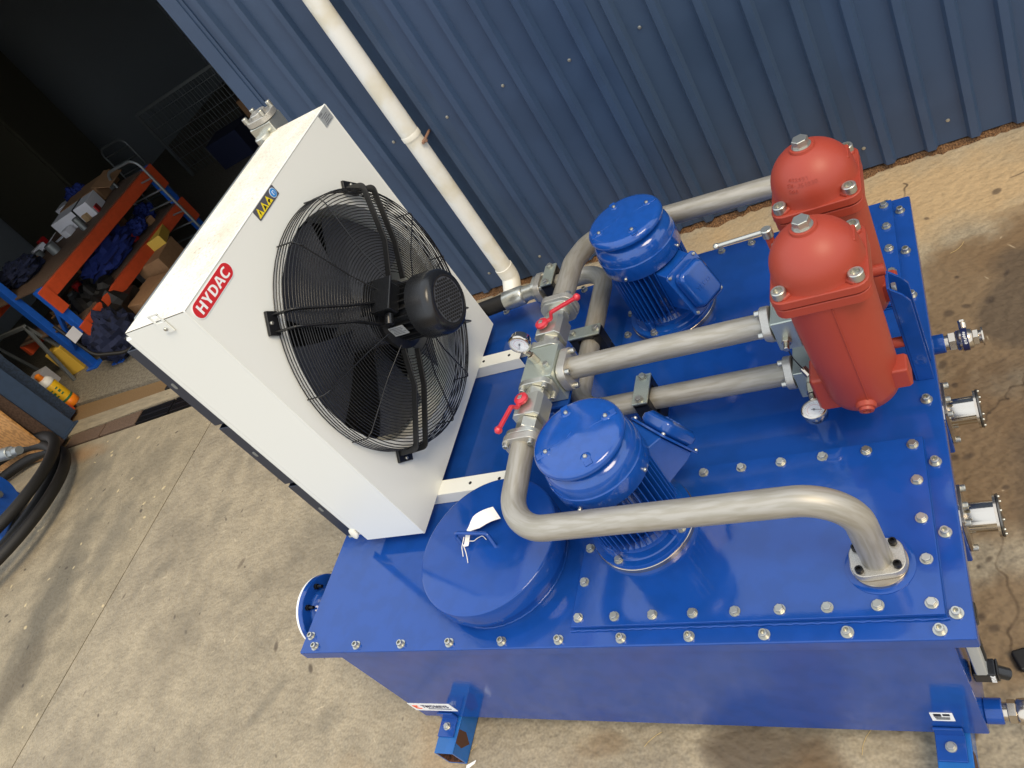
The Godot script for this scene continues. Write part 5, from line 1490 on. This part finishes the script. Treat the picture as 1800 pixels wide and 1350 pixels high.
func build_gauge(u: Node3D, c: Vector3, B: Basis, stem: Vector3, sd: Vector3, hand: float, label: String) -> void:
	var g := group(u, "pressure_gauge", c, label)
	var n := B.z
	var ax := MB.axis(Vector3.ZERO, n)
	part(g, "case", MB.new().lathe([Vector2(0, -0.022), Vector2(0.024, -0.022), Vector2(0.0255, -0.019), Vector2(0.0255, 0.0), Vector2(0.0235, 0.0)], ax, 40), M.stainless)
	part(g, "bezel", MB.new().lathe([Vector2(0.0255, -0.006), Vector2(0.0285, -0.005), Vector2(0.029, 0.0), Vector2(0.0275, 0.004), Vector2(0.0245, 0.0045), Vector2(0.0240, 0.0)], ax, 40, 0.9), M.stainless)
	part(g, "dial", MB.new().cyl(n * -0.002, n * 0.0006, 0.0245, -1, 36), M.print_white)
	var tk := MB.new()
	for i in 21:
		var a := deg_to_rad(225.0 - i * 13.5)
		var d := B.x * cos(a) + B.y * sin(a)
		tk.box(d * 0.0195 + n * 0.0008, Vector3(0.0035 if i % 4 == 0 else 0.0018, 0.0006, 0.0003), 0.0, Basis(d, n.cross(d), n))
	part(g, "scale", tk, M.print_black)
	var rr := []
	for i in 25:
		var a := deg_to_rad(225.0 - i * 11.25)
		rr.append((B.x * cos(a) + B.y * sin(a)) * 0.0145 + n * 0.0008)
	part(g, "red_scale", MB.new().tube(rr, 0.00035, 4), M.print_red)
	var hd := B.x * cos(hand - 2.6) + B.y * sin(hand - 2.6)
	part(g, "needle", MB.new().box(hd * 0.006 + n * 0.0016, Vector3(0.024, 0.0014, 0.0005), 0.0, Basis(hd, n.cross(hd), n)).cyl(n * 0.0012, n * 0.0024, 0.0028, -1, 12), M.print_black)
	part(g, "glass", MB.new().cyl(n * 0.0030, n * 0.0034, 0.0243, -1, 36), M.glass)
	var s := stem - c
	part(g, "stem", MB.new().cyl(sd * 0.025, s * 0.55, 0.0085, -1, 14, 0.001), M.nickel)
	part(g, "stem_nut", MB.new().prism(ngon(6, 0.0105), s.length() * 0.38, MB.axis(s * 0.6, s) * Transform3D(Basis(Vector3(1, 0, 0), Vector3(0, 0, -1), Vector3(0, 1, 0)), Vector3.ZERO), 0.001, 0.2), M.nickel)

func build_side(u: Node3D) -> void:
	# suction ports on the end wall
	for k in 2:
		var o := L(1.637, -0.20, [-0.665, -0.370][k])
		var p := group(u, "suction_port", o, ["stainless suction port on the tank end below the red filters", "stainless suction port on the tank end near the front corner"][k])
		part(p, "pad", MB.new().box(Vector3(0.017, 0.0, 0), Vector3(0.034, 0.165, 0.118), 0.003), M.blue)
		part(p, "flange", MB.new().prism(rrect(0.10, 0.14, 0.02, 4), 0.008, facing(Vector3(0, 0, -1), Vector3.UP, Vector3(0.034, 0, 0)), 0.001), M.nickel)
		for sy in [-1, 1]:
			for sz in [-1, 0, 1]:
				bolt(p, "flange_bolt", Vector3(0.040, sy * 0.050, sz * 0.044), Vector3(1, 0, 0))
		part(p, "tube", MB.new().cyl(Vector3(0.040, 0, 0), Vector3(0.100, 0, 0), 0.0335, -1, 36), M.stainless)
		part(p, "end_flange", MB.new().lathe([Vector2(0, 0), Vector2(0.046, 0), Vector2(0.046, 0.005), Vector2(0.0455, 0.0055), Vector2(0.0, 0.0055)], MB.axis(Vector3(0.096, 0, 0), Vector3(1, 0, 0)), 40), M.nickel)
		part(p, "blank", MB.new().lathe([Vector2(0, 0.007), Vector2(0.0465, 0.007), Vector2(0.0465, 0.0105), Vector2(0, 0.0105)], MB.axis(Vector3(0.096, 0, 0), Vector3(1, 0, 0)), 40), M.dark_nickel)
		part(p, "gasket", MB.new().cyl(Vector3(0.1015, 0, 0), Vector3(0.103, 0, 0), 0.0450, -1, 36), M.print_black)
		for j in 6:
			var a := TAU * j / 6.0 + 0.2
			put(p, "screw", K.screw, M.bolt, MB.axis(Vector3(0.1064, sin(a) * 0.041, cos(a) * 0.041), Vector3(1, 0, 0)) * Transform3D(Basis.from_scale(Vector3(0.55, 0.8, 0.55)), Vector3.ZERO))
	# drain valves
	for k in 2:
		var o := L(1.637, [-0.135, -0.425][k], [-0.832, -0.042][k])
		var v := group(u, "drain_valve", o, ["plated ball valve with a navy band near the back of the tank end", "plated ball valve low on the tank end at the front corner"][k])
		var X := Vector3(1, 0, 0)
		part(v, "socket", MB.new().cyl(Vector3.ZERO, X * 0.060, 0.0245, -1, 28, 0.002) if k == 0 else MB.new().cyl(Vector3.ZERO, X * 0.034, 0.0265, -1, 28, 0.002), M.blue)
		var x0 := 0.060 if k == 0 else 0.034
		part(v, "thread", MB.new().cyl(X * x0, X * (x0 + 0.010), 0.0185, -1, 20), M.nickel)
		part(v, "hex", MB.new().prism(ngon(6, 0.024, 0.2), 0.017, facing(Vector3(0, 0, -1), Vector3.UP, X * (x0 + 0.008)), 0.002, 0.2), M.nickel)
		part(v, "body", MB.new().lathe([Vector2(0, 0), Vector2(0.021, 0), Vector2(0.0255, 0.004), Vector2(0.0265, 0.014), Vector2(0.0265, 0.024), Vector2(0.024, 0.034), Vector2(0.020, 0.038), Vector2(0, 0.038)], MB.axis(X * (x0 + 0.024), X), 32, 0.9), M.nickel)
		part(v, "hex", MB.new().prism(ngon(6, 0.020, 0.2), 0.014, facing(Vector3(0, 0, -1), Vector3.UP, X * (x0 + 0.060)), 0.002, 0.2), M.nickel)
		part(v, "end_cap", MB.new().lathe([Vector2(0, 0), Vector2(0.016, 0), Vector2(0.017, 0.006), Vector2(0.023, 0.007), Vector2(0.023, 0.0105), Vector2(0, 0.0105)], MB.axis(X * (x0 + 0.073), X), 28), M.nickel)
		if k == 0:
			part(v, "stem", MB.new().cyl(Vector3(x0 + 0.044, 0.010, -0.024), Vector3(x0 + 0.044, 0.018, -0.040), 0.009, -1, 14, 0.002), M.nickel)
			part(v, "stem_nut", MB.new().prism(ngon(6, 0.0095), 0.007, MB.axis(Vector3(x0 + 0.044, 0.018, -0.039), Vector3(0, 0.45, -0.9)) * Transform3D(Basis(Vector3(1, 0, 0), Vector3(0, 0, -1), Vector3(0, 1, 0)), Vector3.ZERO), 0.001, 0.2), M.nickel)
			part(v, "band", MB.new().lathe([Vector2(0.0268, 0), Vector2(0.0280, 0.0005), Vector2(0.0280, 0.0135), Vector2(0.0268, 0.014)], MB.axis(X * (x0 + 0.037), X), 36), M.print_navy)
			var nn := Vector3(0, 0.80, 0.60)
			text_on(v, "lettering", "appFLO", Transform3D(Basis(Vector3(0, -0.60, 0.80), Vector3(1, 0, 0), Vector3(0, -0.60, 0.80).cross(Vector3(1, 0, 0))), X * (x0 + 0.044) + nn * 0.0283), 0.030, 0.0075, M.print_white, 600, 0.0006)
	# level gauge at the front corner of the end wall
	var lg := group(u, "level_gauge", L(1.637, -0.20, -0.060), "black and plated oil level gauge on the tank end")
	part(lg, "shroud", MB.new().box(Vector3(0.020, 0.055, 0), Vector3(0.022, 0.21, 0.036), 0.003), M.plate)
	part(lg, "window", MB.new().box(Vector3(0.033, 0.06, -0.006), Vector3(0.004, 0.17, 0.012), 0.001), M.print_black)
	part(lg, "head", MB.new().box(Vector3(0.024, -0.066, 0), Vector3(0.044, 0.036, 0.036), 0.004), M.black_gloss)
	part(lg, "head", MB.new().box(Vector3(0.024, 0.175, 0), Vector3(0.044, 0.034, 0.036), 0.004), M.black_gloss)
	part(lg, "knob", MB.new().cyl(Vector3(0.040, -0.066, 0), Vector3(0.064, -0.085, 0), 0.0125, -1, 18, 0.002), M.black_gloss)
	text_on(lg, "lettering", "HYDAC", Transform3D(Basis(Vector3(0, 1, 0), Vector3(-1, 0, 0), Vector3(0, 0, 1)), Vector3(0.038, -0.064, 0.0186)), 0.030, 0.0085, M.print_white, 800, 0.0006)
	part(lg, "bezel", MB.new().box(Vector3(0.047, -0.064, 0.0), Vector3(0.004, 0.034, 0.034), 0.002), M.black_gloss)
	# round blank flange on the far end
	var fl := group(u, "end_flange", L(0.112, -0.078, -0.172), "round blue flange with a white gasket on the tank's left end")
	var W := Vector3(-1, 0, 0)
	part(fl, "stub", MB.new().cyl(Vector3.ZERO, W * 0.125, 0.060, -1, 40), M.blue)
	part(fl, "hub", MB.new().lathe([Vector2(0.060, 0), Vector2(0.072, 0.012), Vector2(0.074, 0.022)], MB.axis(W * 0.128, W), 48), M.blue)
	part(fl, "flange", MB.new().lathe([Vector2(0.05, 0), Vector2(0.106, 0), Vector2(0.108, 0.002), Vector2(0.108, 0.016), Vector2(0.106, 0.018), Vector2(0, 0.018)], MB.axis(W * 0.150, W), 64), M.blue)
	part(fl, "gasket", MB.new().cyl(W * 0.1685, W * 0.176, 0.106, -1, 64), M.print_white)
	for j in 8:
		var a := TAU * j / 8.0 + 0.39
		var p := Vector3(0, sin(a), cos(a)) * 0.089
		part(fl, "stud", MB.new().prism(ngon(6, 0.0095), 0.010, Transform3D(Basis(Vector3(0, 0, 1), Vector3.UP, Vector3(0, 0, 1).cross(Vector3.UP)), p + W * 0.140), 0.001, 0.2).cyl(p + W * 0.150, p + W * 0.122, 0.0052, -1, 10), M.black_bolt)

# ------------------------------------------------------------------ loose things
func build_loose() -> void:
	# paper tag tied to the cover handle
	var t := thing("paper_tag", "white paper tag tied with string to the handle of the round cover", "tag", L(0.588, 0.1, -0.268))
	var tg := MB.new()
	var q0 := []
	for i in 9:
		var f := i / 8.0
		var c := Vector3(-0.016 + f * 0.085, 0.0 + 0.016 * sin(f * 2.6) + 0.005, -0.002 - f * 0.042)
		var hw := 0.006 + 0.020 * smoothstep(0.0, 0.45, f)
		q0.append([c + Vector3(-0.66, 0, -0.75) * hw, c + Vector3(0.66, 0, 0.75) * hw])
	for i in 8:
		var nn: Vector3 = (q0[i + 1][0] - q0[i][0]).cross(q0[i][1] - q0[i][0]).normalized()
		if nn.y < 0:
			nn = -nn
		tg.q(q0[i][0], q0[i + 1][0], q0[i + 1][1], q0[i][1], nn)
		tg.q(q0[i][0] - nn * 0.0006, q0[i + 1][0] - nn * 0.0006, q0[i + 1][1] - nn * 0.0006, q0[i][1] - nn * 0.0006, -nn)
	part(t, "card", tg, M.paper)
	part(t, "print", MB.new().box(Vector3(0.074, 0.0150, -0.026), Vector3(0.004, 0.0006, 0.006)).box(Vector3(0.080, 0.0140, -0.024), Vector3(0.003, 0.0006, 0.003)), M.print_black)
	part(t, "tail", MB.new().box(Vector3(-0.010, 0.004, 0.022), Vector3(0.014, 0.0008, 0.040), 0.0, Basis(Vector3.UP, 0.15)), M.paper)
	part(t, "string", MB.new().tube(bend([Vector3(-0.012, 0.012, 0.040), Vector3(-0.004, 0.002, 0.058), Vector3(0.002, -0.004, 0.075), Vector3(0.006, -0.005, 0.085)], 0.01, 4), 0.0011, 6), M.string)
	part(t, "string", MB.new().tube(bend([Vector3(-0.006, 0.010, 0.030), Vector3(0.010, 0.0, 0.026), Vector3(0.014, -0.004, 0.016), Vector3(0.030, -0.003, 0.010), Vector3(0.044, -0.005, 0.022)], 0.008, 4), 0.0011, 6), M.string)
	part(t, "string", MB.new().tube(bend([Vector3(-0.014, 0.014, 0.02), Vector3(-0.020, 0.004, 0.044), Vector3(-0.014, -0.004, 0.066)], 0.01, 4), 0.0011, 6), M.string)

	# coil of hose with a fitting, over a blue machine, at the foot of the plywood
	var hc := thing("hose_coil", "coil of thick black hydraulic hose with a plated end fitting on the concrete", "hose", Vector3(-4.05, 0, -1.12))
	var path := []
	for i in 150:
		var a := -2.4 + i * 0.105
		var r := 0.74 + 0.07 * sin(a * 0.7) - 0.0012 * i * 0.6
		path.append(Vector3(cos(a) * r, 0.05 + 0.055 * (i / 60.0) + 0.10 * maxf(0.0, sin(a * 0.5 + 0.6)), sin(a) * r))
	part(hc, "hose", MB.new().tube(path, 0.036, 14), M.rubber)
	var he := [Vector3(-0.9, 0.30, -0.34), Vector3(-0.3, 0.34, -0.40), Vector3(0.10, 0.33, -0.42)]
	part(hc, "hose_end", MB.new().tube(he, 0.036, 14), M.rubber)
	part(hc, "ferrule", MB.new().cyl(Vector3(0.10, 0.33, -0.42), Vector3(0.26, 0.325, -0.425), 0.043, -1, 20, 0.005), M.galv)
	part(hc, "fitting", MB.new().prism(ngon(6, 0.036), 0.05, Transform3D(Basis(Vector3(0, 0, -1), Vector3.UP, Vector3(1, 0, 0)), Vector3(0.26, 0.325, -0.425)), 0.004, 0.2).cyl(Vector3(0.31, 0.325, -0.425), Vector3(0.37, 0.325, -0.425), 0.028, -1, 16), M.galv)
	var bm := thing("blue_pump", "blue painted machine casing inside the coil of black hose", "machine", Vector3(-4.15, 0, -1.10), 0.5)
	part(bm, "casing", MB.new().box(Vector3(0, 0.16, 0), Vector3(0.62, 0.28, 0.46), 0.03), M.rack_blue)
	part(bm, "drum", MB.new().cyl(Vector3(-0.2, 0.22, 0.0), Vector3(0.38, 0.22, 0.0), 0.17, -1, 28, 0.015), M.rack_blue)
	for k in 6:
		part(bm, "fin", MB.new().box(Vector3(0.0, 0.40, -0.10 + k * 0.04), Vector3(0.34, 0.03, 0.008)), M.rack_blue)
	part(bm, "plug", MB.new().prism(ngon(6, 0.025), 0.02, Transform3D(Basis(Vector3(0, 0, -1), Vector3.UP, Vector3(1, 0, 0)), Vector3(0.38, 0.22, 0.0)), 0.002, 0.2), M.galv)
	var bb := thing("blue_bag", "crumpled bright blue bag hanging over the plywood board", "bag", Vector3(-4.75, 0, -1.66))
	var n := noise(70, 1.0, 3)
	var sb := MB.new()
	for j in 12:
		for i in 12:
			var pt := func(a: int, c: int) -> Vector3:
				var x := -0.3 + a * 0.05
				var y := 0.35 + c * 0.035
				return Vector3(x, y, 0.05 + 0.08 * sin(PI * a / 12.0) + 0.05 * n.get_noise_2d(x * 9.0, y * 9.0))
			var A: Vector3 = pt.call(i, j); var B: Vector3 = pt.call(i + 1, j); var C: Vector3 = pt.call(i + 1, j + 1); var D: Vector3 = pt.call(i, j + 1)
			sb.q(A, B, C, D, (B - A).cross(D - A).normalized())
	part(bb, "folds", sb, M.cloth_blue)
	# dark strap lying at the right edge
	var sh := thing("black_strap", "end of a black strap lying on the stained concrete right of the tank", "strap", Vector3(1.722, 0, -0.205), 0.3)
	part(sh, "strap", MB.new().box(Vector3(0.03, 0.012, 0), Vector3(0.10, 0.02, 0.05), 0.006), M.rubber)
	# scrap of paper on the ground
	var sc := thing("paper_scrap", "small torn scrap of white paper on the concrete in front of the tank", "paper scrap", Vector3(0.262, 0.002, 0.10), 0.6)
	part(sc, "scrap", MB.new().prism(PackedVector2Array([Vector2(-0.02, -0.006), Vector2(0.016, -0.003), Vector2(0.022, 0.004), Vector2(-0.012, 0.007)]), 0.001, facing(Vector3(1, 0, 0), Vector3(0, 0, -1), Vector3(0, 0.001, 0))), M.paper)
